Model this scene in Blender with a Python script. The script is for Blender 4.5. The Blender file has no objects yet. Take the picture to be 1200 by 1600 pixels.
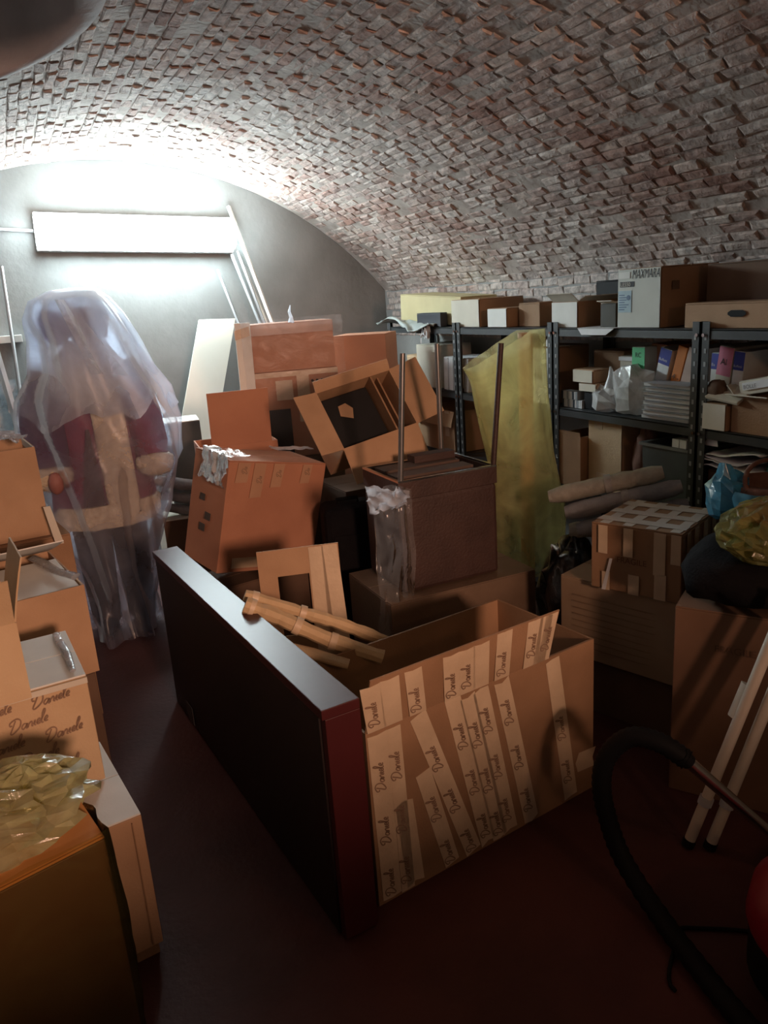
import bpy, bmesh, math, random
from mathutils import Vector, Matrix, Euler, noise
random.seed(7)
C = bpy.context.scene.collection
sc = bpy.context.scene
R = math.radians
# ---------------------------------------------------------------- camera, world, light, exposure
EYE = Vector((0, 0, 1.65))
AX = ((0.89570476, -0.176397, 0.40816306), (-0.4395651, -0.212856, 0.87262526), (-0.06704852, -0.96102884, -0.26819409))
cam = bpy.data.objects.new('camera', bpy.data.cameras.new('camera'))
C.objects.link(cam)
m = Matrix([[AX[i][0], -AX[i][1], -AX[i][2], EYE[i]] for i in range(3)] + [[0, 0, 0, 1]])
cam.matrix_world = m
cam.data.sensor_fit = 'VERTICAL'
cam.data.sensor_height = 32
cam.data.lens = 24
cam.data.clip_start = .02
sc.camera = cam
w = bpy.data.worlds.new('world')
sc.world = w
w.use_nodes = True
w.node_tree.nodes['Background'].inputs[0].default_value = (.6, .75, 1, 1)
w.node_tree.nodes['Background'].inputs[1].default_value = .02
LAMP_EMIT = 70.0
warm = bpy.data.lights.new('warm_bulb', 'POINT')        # unseen warm lamp behind the camera, shining through the made-up opening in wall_front
warm.energy = 1100
warm.color = (1, .57, .395)
warm.shadow_soft_size = .4
wo = bpy.data.objects.new('warm_bulb', warm)
wo.location = (.7, -4.5, 2.4)
C.objects.link(wo)
near = bpy.data.lights.new('near_fill', 'POINT')        # added unseen warm fill behind the camera, for the vault and floor
near.energy = 9
near.color = (1, .50, .24)
near.shadow_soft_size = .06
no = bpy.data.objects.new('near_fill', near)
no.location = (1.55, -.75, 1.95)
C.objects.link(no)
sc.view_settings.view_transform = 'Standard'
sc.view_settings.look = 'None'
sc.view_settings.exposure = 0.0
sc.view_settings.gamma = 1
sc.view_settings.use_curve_mapping = False
# ---------------------------------------------------------------- materials
MC = {}


def nt(name):
    m = bpy.data.materials.new(name)
    m.use_nodes = True
    t = m.node_tree
    return m, t, t.nodes['Principled BSDF']


def N(t, typ, **kw):
    n = t.nodes.new(typ)
    for k, v in kw.items():
        if k in n.inputs.keys():
            n.inputs[k].default_value = v
        else:
            setattr(n, k, v)
    return n


def mat(name, col, rough=.7, col2=None, scale=6, bump=0, bscale=60, metal=0, spec=.5, coat=0):
    if name in MC:
        return MC[name]
    m, t, b = nt(name)
    b.inputs['Roughness'].default_value = rough
    b.inputs['Metallic'].default_value = metal
    b.inputs['Specular IOR Level'].default_value = spec
    b.inputs['Coat Weight'].default_value = coat
    col2 = col2 or tuple(c * .72 for c in col)
    tc = N(t, 'ShaderNodeTexCoord')
    n = N(t, 'ShaderNodeTexNoise', Scale=scale, Detail=5)
    t.links.new(tc.outputs['Object'], n.inputs['Vector'])
    r = N(t, 'ShaderNodeValToRGB')
    r.color_ramp.elements[0].position = .35
    r.color_ramp.elements[1].position = .65
    r.color_ramp.elements[0].color = (*col2, 1)
    r.color_ramp.elements[1].color = (*col, 1)
    t.links.new(n.outputs['Fac'], r.inputs[0])
    t.links.new(r.outputs[0], b.inputs['Base Color'])
    if bump:
        n2 = N(t, 'ShaderNodeTexNoise', Scale=bscale, Detail=4)
        t.links.new(tc.outputs['Object'], n2.inputs['Vector'])
        bp = N(t, 'ShaderNodeBump', Strength=bump, Distance=.01)
        t.links.new(n2.outputs['Fac'], bp.inputs['Height'])
        t.links.new(bp.outputs[0], b.inputs['Normal'])
    MC[name] = m
    return m


def film(name, col, opac=.35, trans=.5, tint=None, rough=.18, gl=.25, scale=9):
    """plastic sheet: part see-through, part milky, part glossy"""
    if name in MC:
        return MC[name]
    m, t, b = nt(name)
    t.nodes.remove(b)
    out = t.nodes['Material Output']
    tc = N(t, 'ShaderNodeTexCoord')
    n = N(t, 'ShaderNodeTexNoise', Scale=scale, Detail=6, Distortion=1.2)
    t.links.new(tc.outputs['Object'], n.inputs['Vector'])
    mr = N(t, 'ShaderNodeMapRange')
    mr.inputs[1].default_value = .3
    mr.inputs[2].default_value = .72
    mr.inputs[3].default_value = opac * .55
    mr.inputs[4].default_value = min(1, opac * 1.5)
    t.links.new(n.outputs['Fac'], mr.inputs[0])
    bp = N(t, 'ShaderNodeBump', Strength=.5, Distance=.02)
    t.links.new(n.outputs['Fac'], bp.inputs['Height'])
    df = N(t, 'ShaderNodeBsdfDiffuse', Color=(*col, 1))
    tl = N(t, 'ShaderNodeBsdfTranslucent', Color=(*col, 1))
    gls = N(t, 'ShaderNodeBsdfGlossy', Color=(1, 1, 1, 1), Roughness=rough)
    t.links.new(bp.outputs[0], gls.inputs['Normal'])
    tr = N(t, 'ShaderNodeBsdfTransparent', Color=(*(tint or (.95, .97, 1)), 1))
    m1 = N(t, 'ShaderNodeMixShader')
    m1.inputs[0].default_value = trans
    t.links.new(df.outputs[0], m1.inputs[1])
    t.links.new(tl.outputs[0], m1.inputs[2])
    m2 = N(t, 'ShaderNodeMixShader')
    t.links.new(mr.outputs[0], m2.inputs[0])
    t.links.new(tr.outputs[0], m2.inputs[1])
    t.links.new(m1.outputs[0], m2.inputs[2])
    lw = N(t, 'ShaderNodeFresnel', IOR=1.45)
    mu = N(t, 'ShaderNodeMath', operation='MULTIPLY')
    mu.inputs[1].default_value = gl * 4
    mu.use_clamp = True
    t.links.new(bp.outputs[0], lw.inputs['Normal'])
    t.links.new(lw.outputs[0], mu.inputs[0])
    m3 = N(t, 'ShaderNodeMixShader')
    t.links.new(mu.outputs[0], m3.inputs[0])
    t.links.new(m2.outputs[0], m3.inputs[1])
    t.links.new(gls.outputs[0], m3.inputs[2])
    t.links.new(m3.outputs[0], out.inputs['Surface'])
    MC[name] = m
    return m


def emit(name, col, s):
    m, t, b = nt(name)
    b.inputs['Base Color'].default_value = (.9, .9, .9, 1)
    b.inputs['Emission Color'].default_value = (*col, 1)
    b.inputs['Emission Strength'].default_value = s
    return m


KRAFT = mat('kraft_card', (.50, .315, .185), .8, (.42, .255, .145), 5, .12, 160)
KRAFT2 = mat('kraft_card_dark', (.36, .21, .115), .8, (.28, .16, .085), 5, .12, 160)
KRAFT3 = mat('kraft_card_light', (.60, .44, .27), .8, (.53, .37, .22), 5, .12, 160)
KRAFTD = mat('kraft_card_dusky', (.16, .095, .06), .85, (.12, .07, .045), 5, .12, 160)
REDCARD = mat('reddish_card', (.50, .235, .14), .8, (.43, .195, .115), 4, .1, 160)
PALE = mat('pale_card', (.66, .62, .52), .75, (.58, .54, .45), 5, .08, 120)
WHITEC = mat('white_card', (.80, .80, .76), .65, (.70, .70, .66), 5, .05, 120)
TAPE = mat('paper_tape', (.70, .55, .38), .42, (.60, .46, .31), 9, .15, 60)
TAPEC = mat('clear_tape', (.62, .48, .34), .28, (.52, .38, .26), 9, .2, 40)
INK = mat('brown_ink', (.32, .20, .13), .7)
BLACKINK = mat('black_ink', (.03, .03, .035), .7)
BLACK = mat('black_plastic', (.010, .010, .011), .6, spec=.15)
BLACKF = mat('black_fabric', (.009, .008, .009), .9, (.006, .005, .006), 12, .3, 120, spec=.15)
DARKWOOD = mat('dark_brown_leather', (.055, .028, .022), .55, (.04, .02, .016), 8, .2, 90)
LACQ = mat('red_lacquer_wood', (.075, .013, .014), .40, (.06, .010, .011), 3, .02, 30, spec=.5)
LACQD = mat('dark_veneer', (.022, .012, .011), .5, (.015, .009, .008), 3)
STEEL = mat('grey_shelf_paint', (.040, .045, .048), .45, (.028, .032, .034), 8)
CHROME = mat('chrome', (.75, .75, .76), .18, (.7, .7, .7), 4, metal=1)
ALU = mat('aluminium', (.62, .64, .66), .35, (.55, .56, .58), 10, metal=.85)
GREYPL = mat('grey_foam', (.34, .35, .36), .7, (.24, .25, .26), 14, .5, 40)
GREENGREY = mat('grey_wrapped_paper', (.40, .39, .33), .6, (.28, .27, .22), 16, .6, 40)
PAPER = mat('white_paper', (.78, .79, .80), .7, (.66, .67, .68), 9, .1, 60)
WRAPP = mat('kraft_wrapping_paper', (.62, .46, .27), .7, (.52, .37, .21), 10, .4, 35)
WHITEP = mat('white_painted_rod', (.72, .66, .55), .5, (.62, .56, .46), 6)
FILMW = film('clear_film', (.72, .78, .95), .28, .8, gl=.12, rough=.3, scale=4)
HOODF = film('doubled_film', (.82, .88, .96), .66, .88, gl=.08, rough=.3, scale=3)
FILMM = film('milky_film', (.82, .87, .94), .75, .7, gl=.12, rough=.3)
FILMC = film('glossy_clear_film', (.75, .78, .8), .12, .4, gl=.3)
YEL = film('yellow_bag_film', (.80, .77, .40), .40, .55, (.94, .89, .64), gl=.14, scale=5)
YEL2 = film('yellow_clear_film', (.72, .70, .26), .30, .45, (.90, .84, .52), gl=.3)
BLUEF = film('blue_bag_film', (.10, .42, .62), .7, .4, (.45, .75, .9), gl=.3)
WBAG = film('white_bag_film', (.86, .88, .88), .92, .35, gl=.22)


# ---------------------------------------------------------------- mesh builder
class MB:
    def __init__(s):
        s.v, s.f, s.m, s.sm = [], [], [], []

    def add(s, vs, fs, mi=0, smooth=False):
        o = len(s.v)
        s.v += [Vector(p) for p in vs]
        for f in fs:
            s.f.append([i + o for i in f])
            s.m.append(mi)
            s.sm.append(smooth)
        return s

    def hexa(s, c, mi=0):
        """c: bottom 4 ccw then top 4 ccw"""
        return s.add(c, [(3, 2, 1, 0), (4, 5, 6, 7), (0, 1, 5, 4), (1, 2, 6, 5), (2, 3, 7, 6), (3, 0, 4, 7)], mi)

    def box(s, c, d, rot=None, mi=0):
        x, y, z = [k / 2 for k in d]
        vs = [Vector(p) for p in ((-x, -y, -z), (x, -y, -z), (x, y, -z), (-x, y, -z), (-x, -y, z), (x, -y, z), (x, y, z), (-x, y, z))]
        if rot:
            M = Euler([R(a) for a in rot]).to_matrix()
            vs = [M @ p for p in vs]
        return s.hexa([p + Vector(c) for p in vs], mi)

    def rbox(s, w, d, h, n=5, bulge=.004, seed=0, mi=0):
        """closed carton with faces that bow a little; base centre at origin"""
        rnd = random.Random(seed)
        for (o, u, v, nn) in frames(w, d, h, True):
            a = rnd.uniform(-.6, 1) * bulge
            if nn.z < 0:
                a = 0
            vs, fs = [], []
            for j in range(n + 1):
                for i in range(n + 1):
                    fu, fv = i / n, j / n
                    k = a * math.sin(math.pi * fu) * math.sin(math.pi * fv)
                    vs.append(o + u * fu + v * fv + nn * k)
            for j in range(n):
                for i in range(n):
                    q = j * (n + 1) + i
                    fs.append((q, q + 1, q + n + 2, q + n + 1))
            s.add(vs, fs, mi)
        return s

    def slab(s, pts, th, mi=0, nrm=None):
        """flat polygon given thickness along its normal (pts on the back side)"""
        P = [Vector(p) for p in pts]
        n = Vector(nrm) if nrm else (P[1] - P[0]).cross(P[2] - P[0]).normalized()
        k = len(P)
        return s.add(P + [p + n * th for p in P], [tuple(range(k))[::-1], tuple(range(k, 2 * k))] + [(i, (i + 1) % k, k + (i + 1) % k, k + i) for i in range(k)], mi)

    def tube(s, pts, r, n=10, mi=0, caps=True, smooth=True, flat=1.0):
        P = [Vector(p) for p in pts]
        rr = r if isinstance(r, (list, tuple)) else [r] * len(P)
        vs, fs = [], []
        ref = None
        for i, p in enumerate(P):
            t = (P[min(i + 1, len(P) - 1)] - P[max(i - 1, 0)]).normalized()
            if ref is None:
                ref = Vector((0, 0, 1)) if abs(t.z) < .9 else Vector((1, 0, 0))
            a = (ref - t * ref.dot(t)).normalized()
            b = t.cross(a)
            ref = a
            for k in range(n):
                g = 2 * math.pi * k / n
                vs.append(p + (a * math.cos(g) * flat + b * math.sin(g)) * rr[i])
        for i in range(len(P) - 1):
            for k in range(n):
                fs.append((i * n + k, i * n + (k + 1) % n, (i + 1) * n + (k + 1) % n, (i + 1) * n + k))
        s.add(vs, fs, mi, smooth)
        if caps:
            e = (len(P) - 1) * n
            s.add(vs[:n], [tuple(range(n))[::-1]], mi)
            s.add(vs[e:], [tuple(range(n))], mi)
        return s

    def rings(s, L, n=24, mi=0, wob=0, nf=7, seed=0, cap0=True, cap1=True):
        """stacked elliptical rings (x, y, z, rx, ry[, wob])"""
        vs, fs = [], []
        for i, q in enumerate(L):
            x, y, z, rx, ry = q[:5]
            wb = q[5] if len(q) > 5 else wob
            for k in range(n):
                g = 2 * math.pi * k / n
                c_, s_ = math.cos(g), math.sin(g)
                f = 1 + wb * (math.sin(nf * g + 1.3 * math.sin(z * 4 + seed)) + .6 * math.sin((nf * 2 + 1) * g + z * 9 + seed)) + wb * 1.2 * noise.noise((c_ * 2 + seed, s_ * 2, z * 5))
                vs.append((x + rx * c_ * f, y + ry * s_ * f, z))
        for i in range(len(L) - 1):
            for k in range(n):
                fs.append((i * n + k, i * n + (k + 1) % n, (i + 1) * n + (k + 1) % n, (i + 1) * n + k))
        s.add(vs, fs, mi, True)
        if cap0:
            s.add(vs[:n], [tuple(range(n))[::-1]], mi, True)
        if cap1:
            s.add(vs[-n:], [tuple(range(n))], mi, True)
        return s

    def blob(s, c, r, nu=22, nv=14, amp=.12, fr=3, seed=0, mi=0, smooth=True, zmin=None, ridge=False):
        vs, fs = [], []
        c = Vector(c)
        for j in range(nv + 1):
            for i in range(nu):
                a, b = 2 * math.pi * i / nu, math.pi * j / nv
                d = Vector((math.cos(a) * math.sin(b), math.sin(a) * math.sin(b), math.cos(b)))
                q = noise.noise(d * fr + Vector((seed, seed * 2, 0))) + .5 * noise.noise(d * fr * 2.3 + Vector((seed, 0, 5)))
                if ridge == 'crease':
                    q = 2.2 * abs(q) - .5
                elif ridge:
                    q = (1 - 2 * abs(q)) * .8
                p = Vector((d.x * r[0], d.y * r[1], d.z * r[2])) * (1 + amp * q) + c
                if zmin is not None and p.z < zmin:
                    p.z = zmin + .0005 * (i % 3)
                vs.append(p)
        for j in range(nv):
            for i in range(nu):
                fs.append((j * nu + i, (j + 1) * nu + i, (j + 1) * nu + (i + 1) % nu, j * nu + (i + 1) % nu))
        return s.add(vs, fs, mi, smooth)

    def crumple(s, c, sz, seed=0, n=16, amp=.55, fr=3.2, smooth=False, zmin=None):
        """a small sheet scrunched up: every point thrown about by ridged noise"""
        c = Vector(c)
        vs = []
        for j in range(n + 1):
            for i in range(n + 1):
                u, v = i / n * 2 - 1, j / n * 2 - 1
                q = Vector((u, v, 0))
                d = Vector([noise.noise(q * fr * .5 + Vector((seed + 7 * k, k * 3, seed))) + .55 * (1 - 2 * abs(noise.noise(q * fr + Vector((k * 5, seed, 3))))) for k in range(3)])
                k = 1 - .25 * u * u * v * v
                p = c + Vector(((u * k + d.x * amp) * sz[0], (v * k + d.y * amp) * sz[1], d.z * sz[2]))
                if zmin is not None:
                    p.z = max(p.z, zmin + .0004 * ((i + j) % 3))
                vs.append(p)
        fs = [(j * (n + 1) + i, j * (n + 1) + i + 1, (j + 1) * (n + 1) + i + 1, (j + 1) * (n + 1) + i) for j in range(n) for i in range(n)]
        return s.add(vs, fs, 0, smooth)

    def grid(s, fn, nu, nv, mi=0, smooth=True, th=0):
        vs = [Vector(fn(i / nu, j / nv)) for j in range(nv + 1) for i in range(nu + 1)]
        fs = [(j * (nu + 1) + i, j * (nu + 1) + i + 1, (j + 1) * (nu + 1) + i + 1, (j + 1) * (nu + 1) + i) for j in range(nv) for i in range(nu)]
        return s.add(vs, fs, mi, smooth)

    def build(s, name, mats, parent=None, off=None, bevel=0, solid=0, subs=0):
        me = bpy.data.meshes.new(name)
        vs = [p - Vector(off) for p in s.v] if off else s.v
        me.from_pydata([tuple(p) for p in vs], [], s.f)
        mats = mats if isinstance(mats, (list, tuple)) else [mats]
        for k in mats:
            me.materials.append(k)
        me.polygons.foreach_set('material_index', s.m)
        me.polygons.foreach_set('use_smooth', s.sm)
        me.update()
        o = bpy.data.objects.new(name, me)
        C.objects.link(o)
        if parent:
            o.parent = parent
        elif off:
            o.location = off
        if bevel or solid:
            bm = bmesh.new()
            bm.from_mesh(me)
            bmesh.ops.remove_doubles(bm, verts=bm.verts, dist=1e-5)
            bm.to_mesh(me)
            bm.free()
        if bevel:
            b = o.modifiers.new('bevel', 'BEVEL')
            b.width = bevel
            b.segments = 2
            b.limit_method = 'ANGLE'
            b.angle_limit = R(40)
        if solid:
            q = o.modifiers.new('thick', 'SOLIDIFY')
            q.thickness = solid
        return o


def frames(w, d, h, sized=False):
    x, y, z = Vector((1, 0, 0)), Vector((0, 1, 0)), Vector((0, 0, 1))
    fr = [(Vector((-w / 2, -d / 2, 0)), x * w, z * h, -y), (Vector((w / 2, d / 2, 0)), -x * w, z * h, y),
          (Vector((-w / 2, d / 2, 0)), -y * d, z * h, -x), (Vector((w / 2, -d / 2, 0)), y * d, z * h, x),
          (Vector((-w / 2, -d / 2, h)), x * w, y * d, z), (Vector((-w / 2, d / 2, 0)), x * w, -y * d, -z)]
    return fr


def face(w, d, h, k):
    o, u, v, n = frames(w, d, h)['FBLRT'.index(k)]
    return o, u.normalized(), v.normalized(), n


def tag(o, label=None, cat=None, group=None, kind=None):
    for k, v in (('label', label), ('category', cat), ('group', group), ('kind', kind)):
        if v:
            o[k] = v
    return o


def thing(name, label, cat, loc=(0, 0, 0), yaw=0, tilt=(0, 0), group=None):
    o = bpy.data.objects.new(name, None)
    C.objects.link(o)
    o.empty_display_size = .05
    o.location = loc
    o.rotation_euler = (R(tilt[0]), R(tilt[1]), R(yaw))
    return tag(o, label, cat, group)


def solo(mb, name, mats, label, cat, off=None, group=None, **kw):
    return tag(mb.build(name, mats, None, off, **kw), label, cat, group)


def copy_tree(o, parent=None):
    c = o.copy()
    C.objects.link(c)
    if parent:
        c.parent = parent
    for ch in list(o.children):
        copy_tree(ch, c)
    return c


ORD = ('first', 'second', 'third', 'fourth', 'fifth', 'sixth', 'seventh', 'eighth', 'ninth', 'tenth', 'eleventh')
# script hand for the printed tape and box (strokes drawn here, no font file)
LET = {'D': ([(.32, .9), (.2, .4), (.1, 0), (.32, -.06), (.72, .3), (.7, .8), (.34, 1.02), (-.06, .84), (-.02, .6), (.12, .62)], .82),
       'a': ([(.38, .33), (.2, .42), (.06, .2), (.18, .0), (.36, .18), (.41, .4), (.39, .06), (.5, 0)], .46),
       'n': ([(0, .36), (.06, 0), (.1, .25), (.26, .42), (.33, .28), (.34, .05), (.46, .02)], .44),
       'i': ([(0, .1), (.1, .42), (.1, .05), (.22, .02)], .22),
       'e': ([(0, .14), (.25, .25), (.2, .43), (.05, .3), (.08, .04), (.32, .05)], .30),
       'l': ([(0, .1), (.24, .8), (.18, 1.05), (.08, .8), (.1, .05), (.25, .02)], .26)}


def script_strokes(word):
    x, out = 0, []
    for ch in word:
        st, adv = LET[ch]
        P = [(x + px + .32 * py, py) for px, py in st]
        Q = []
        for i in range(len(P) - 1):
            p0, p1, p2, p3 = P[max(i - 1, 0)], P[i], P[i + 1], P[min(i + 2, len(P) - 1)]
            for k in range(3):
                t = k / 3
                Q.append(tuple(.5 * (2 * b + (c - a) * t + (2 * a - 5 * b + 4 * c - d) * t * t + (-a + 3 * b - 3 * c + d) * t ** 3) for a, b, c, d in zip(p0, p1, p2, p3)))
        Q.append(P[-1])
        out.append(Q)
        x += adv
    return out, x


def write_script(mb, word, o, u, v, n, size, width=.0042, lift=.0028, mi=0):
    """o: start of the base line, u: writing direction, v: up, n: face normal"""
    S, tot = script_strokes(word)
    for Q in S:
        vs, fs = [], []
        for i, (a, b) in enumerate(Q):
            q0, q1 = Q[max(i - 1, 0)], Q[min(i + 1, len(Q) - 1)]
            dx, dy = q1[0] - q0[0], q1[1] - q0[1]
            L = math.hypot(dx, dy) or 1
            p = o + u * a * size + v * b * size + n * lift
            s = (u * (-dy / L) + v * (dx / L)) * width / 2
            vs += [p - s, p + s]
            if i:
                fs.append((2 * i - 2, 2 * i, 2 * i + 1, 2 * i - 1))
        mb.add(vs, fs, mi)
    return tot * size


def write_block(mb, text, o, u, v, n, size, shear=0, lift=.002, mi=0, wscale=1.0):
    cu = bpy.data.curves.new('t', 'FONT')
    cu.body = text
    cu.size = size
    cu.shear = shear
    ob = bpy.data.objects.new('t', cu)
    C.objects.link(ob)
    dg = bpy.context.evaluated_depsgraph_get()
    me = bpy.data.meshes.new_from_object(ob.evaluated_get(dg))
    mb.add([o + u * p.co.x * wscale + v * p.co.y + n * lift for p in me.vertices], [tuple(q.vertices) for q in me.polygons], mi)
    bpy.data.objects.remove(ob)
    bpy.data.curves.remove(cu)
    bpy.data.meshes.remove(me)


SEED = [0]


def strip(fr, pts, parent, m=None, name='tape', th=.0012, lift=.0005):
    """a strip of tape stuck on a face: pts are (u, v) metres on that face"""
    o, u, v, n = fr
    b = MB()
    b.slab([o + u * a + v * c + n * lift for a, c in pts], th, nrm=n)
    return b.build(name, m or TAPE, parent)


def band(fr, u0, v0, u1, v1, wd):
    """corner list of a strip running from (u0,v0) to (u1,v1), wd wide, with torn ends"""
    du, dv = u1 - u0, v1 - v0
    L = math.hypot(du, dv)
    a, b = -dv / L * wd / 2, du / L * wd / 2
    j = random.uniform(-.2, .2) * wd
    return [(u0 - a, v0 - b), (u0 + du / L * j, v0 + dv / L * j), (u0 + a, v0 + b), (u1 + a, v1 + b), (u1 + du / L * j, v1 + dv / L * j), (u1 - a, v1 - b)]


def carton(name, label, loc, yaw, dims, tilt=(0, 0), m=KRAFT, top='closed', flaps=(), cat='box', group=None, bulge=.005, fm=None, th=.006, front=None, side=None):
    """cardboard carton: body, top flaps; returns root. flaps: (side, angle above level, length[, from, to])"""
    w, d, h = dims
    SEED[0] += 1
    root = thing(name, label, cat, loc, yaw, tilt, group)
    fm = fm or m
    if top == 'closed':
        g = .006 if h > .06 else .003
        MB().rbox(w, d, h - g, seed=SEED[0], bulge=bulge).build('body', m, root, bevel=.003)
        for sgn in (-1, 1):
            b = MB()
            b.box((0, sgn * (d / 4 + .0008), h - g / 2 + .0004), (w - .002, d / 2 - .003, g - .0008))
            b.build('flap', fm, root, bevel=.001)
    else:
        b = MB()
        b.box((0, 0, th / 2), (w, d, th))
        for sgn in (-1, 1):
            b.box((0, sgn * (d / 2 - th / 2), h / 2 + th / 2), (w, th, h - th))
            b.box((sgn * (w / 2 - th / 2), 0, h / 2 + th / 2), (th, d - 2 * th, h - th))
        b.build('body', m, root)
    for q in flaps:
        k, ang, L = q[:3]
        o, u, v, n = face(w, d, h, k)
        W = w if k in 'FB' else d
        a0, a1 = (q[3], q[4]) if len(q) > 4 else (.003, W - .003)
        top_ = o + v * (h + .001)
        dr = n * math.cos(R(ang)) + v * math.sin(R(ang))
        up = -n * math.sin(R(ang)) + v * math.cos(R(ang))
        base = top_ + u * a0 - n * .004
        e = u * (a1 - a0)
        b = MB()
        sag = random.uniform(.0, .012)
        vs, fs = [], []
        nn = 4
        for j in range(nn + 1):
            t = j / nn
            for i in (0, 1):
                p = base + e * i + dr * L * t - up * sag * t * t
                vs += [p, p - up * .004]
        for j in range(nn):
            a = j * 4
            fs += [(a, a + 2, a + 6, a + 4), (a + 1, a + 5, a + 7, a + 3), (a, a + 4, a + 5, a + 1), (a + 2, a + 3, a + 7, a + 6)]
        fs += [(0, 1, 3, 2), (nn * 4, nn * 4 + 2, nn * 4 + 3, nn * 4 + 1)]
        b.add(vs, fs).build('flap', fm, root)
    if front:  # lamp light on the front face put into a paler card colour
        strip(face(w, d, h, 'F'), [(.002, .002), (w - .002, .002), (w - .002, h - .003), (.002, h - .003)], root, front, 'lit_front', .0012, max(bulge, 0) + .0008)
    if side:
        strip(face(w, d, h, side[0]), [(.002, .002), (d - .002, .002), (d - .002, h - .003), (.002, h - .003)], root, side[1], 'side_liner', .0012, max(bulge, 0) + .0008)
    return root


def shelf_carton(name, label, y0, y1, z, h, dep, X=2.46, **kw):
    return carton(name, label, (X + dep / 2, (y0 + y1) / 2, z), -90, (y1 - y0, dep, h), **kw)


# ================================================================ the setting
VX, VZ, VR, VT = .78, -.01, 2.65, 49.8
YE, XR, XL, YF = 5.68, 2.80, -1.245, -1.2
fl = mat('floor_red_screed', (.095, .034, .030), .55, (.062, .022, .02), 3, .2, 45, spec=.3)
CEM = mat('cement_plaster', (.32, .325, .315), .85, (.25, .255, .25), 2.3, .35, 22)
tag(MB().box(((XR + XL) / 2, (YE + YF) / 2, -.05), (XR - XL + .4, YE - YF + .4, .1)).build('floor', fl), 'dark red screed floor', None, None, 'structure')


def wall_poly(y, th, name):
    b = MB()
    pts = [(XL, 0), (XR, 0), (XR, VZ + VR * math.cos(R(VT)))]
    pts += [(VX + VR * math.sin(R(a)), VZ + VR * math.cos(R(a))) for a in range(48, -49, -4)]
    pts += [(XL, VZ + VR * math.cos(R(VT)))]
    b.slab([(p[0], y, p[1]) for p in pts], th, nrm=(0, 1, 0))
    return tag(b.build(name, mat('end_wall_plaster', (.26, .265, .26), .85, (.20, .205, .20), 2.3, .35, 22)), None, None, None, 'structure')


wall_poly(YE, .12, 'wall_back')
b = MB()
DX0, DX1, DZ = -.8, 1.30, 1.36        # made-up unseen opening; its sill and jambs shape the warm light
b.box(((XL + DX0) / 2, YF - .1, 1.35), (DX0 - XL, .2, 2.7))
b.box(((XR + .1 + DX1) / 2, YF - .1, 1.35), (XR + .1 - DX1, .2, 2.7))
b.box(((DX0 + DX1) / 2, YF - .1, DZ / 2), (DX1 - DX0, .2, DZ))
tag(b.build('wall_front', CEM), None, None, None, 'structure')
for nm, x in (('wall_right', XR + .06), ('wall_left', XL - .06)):
    tag(MB().box((x, (YE + YF) / 2, .85), (.12, YE - YF + .2, 1.72)).build(nm, CEM), None, None, None, 'structure')

# vault: mortar bed with an opening for the light shaft, bricks laid on it in courses along the room
SHX, SHY, SHA, SHB = -.12, 2.80, .56, .80
MORT = mat('lime_mortar', (.50, .44, .40), .95, (.34, .285, .25), 7, .6, 40)


def vp(th, y, r=VR):
    return Vector((VX + r * math.sin(th), y, VZ + r * math.cos(th)))


def in_shaft(x, y, k=1.0):
    return ((x - SHX) / (SHA * k)) ** 2 + ((y - SHY) / (SHB * k)) ** 2 < 1


b = MB()
nth, ny = 96, 150
vs = [vp(R(-VT + 2 * VT * i / nth), YF + (YE - YF) * j / ny) for j in range(ny + 1) for i in range(nth + 1)]
fs = []
for j in range(ny):
    for i in range(nth):
        q = vp(R(-VT + 2 * VT * (i + .5) / nth), YF + (YE - YF) * (j + .5) / ny)
        if not in_shaft(q.x, q.y):
            a = j * (nth + 1) + i
            fs.append((a, a + 1, a + nth + 2, a + nth + 1))
b.add(vs, fs, 0, True)
vault = tag(b.build('ceiling', MORT), 'barrel vault of rough old brick', None, None, 'structure')
SHAFT = mat('shaft_plaster', (.50, .46, .46), .9, (.40, .37, .37), 4, .3, 30)
b = MB()
n = 40
L0 = [(SHX + SHA * k * math.cos(2 * math.pi * i / n), SHY + SHB * k * math.sin(2 * math.pi * i / n)) for k in (1.08, .94, .94) for i in range(n)]
vs = []
for q, (x, y) in enumerate(L0):
    zz = VZ + math.sqrt(VR ** 2 - (x - VX) ** 2)
    vs.append((x, y, zz - .022 if q < n else (zz - .03 if q < 2 * n else 3.05)))
fs = [(i, (i + 1) % n, n + (i + 1) % n, n + i) for i in range(n)] + [(n + i, n + (i + 1) % n, 2 * n + (i + 1) % n, 2 * n + i) for i in range(n)] + [tuple(range(2 * n, 3 * n))]
b.add(vs, fs, 0, True)
tag(b.build('light_shaft', SHAFT, vault), 'smooth plastered opening in the brick vault')

# brick material
BR, t, p = nt('old_brick')
g = N(t, 'ShaderNodeNewGeometry')
oi = N(t, 'ShaderNodeObjectInfo')
ad = N(t, 'ShaderNodeMath', operation='ADD')
frn = N(t, 'ShaderNodeMath', operation='FRACT')
t.links.new(g.outputs['Random Per Island'], ad.inputs[0])
t.links.new(oi.outputs['Random'], ad.inputs[1])
t.links.new(ad.outputs[0], frn.inputs[0])
rp = N(t, 'ShaderNodeValToRGB')
rp.color_ramp.interpolation = 'LINEAR'
cols = [(0, (.30, .165, .13)), (.2, (.40, .235, .19)), (.4, (.46, .31, .26)), (.6, (.38, .26, .225)), (.8, (.52, .39, .335)), (1, (.62, .53, .475))]
rp.color_ramp.elements[0].color = (*cols[0][1], 1)
rp.color_ramp.elements[1].color = (*cols[-1][1], 1)
for pos, c in cols[1:-1]:
    rp.color_ramp.elements.new(pos).color = (*c, 1)
t.links.new(frn.outputs[0], rp.inputs[0])
n1 = N(t, 'ShaderNodeTexNoise', Scale=1.1, Detail=6, Roughness=.62)
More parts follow.
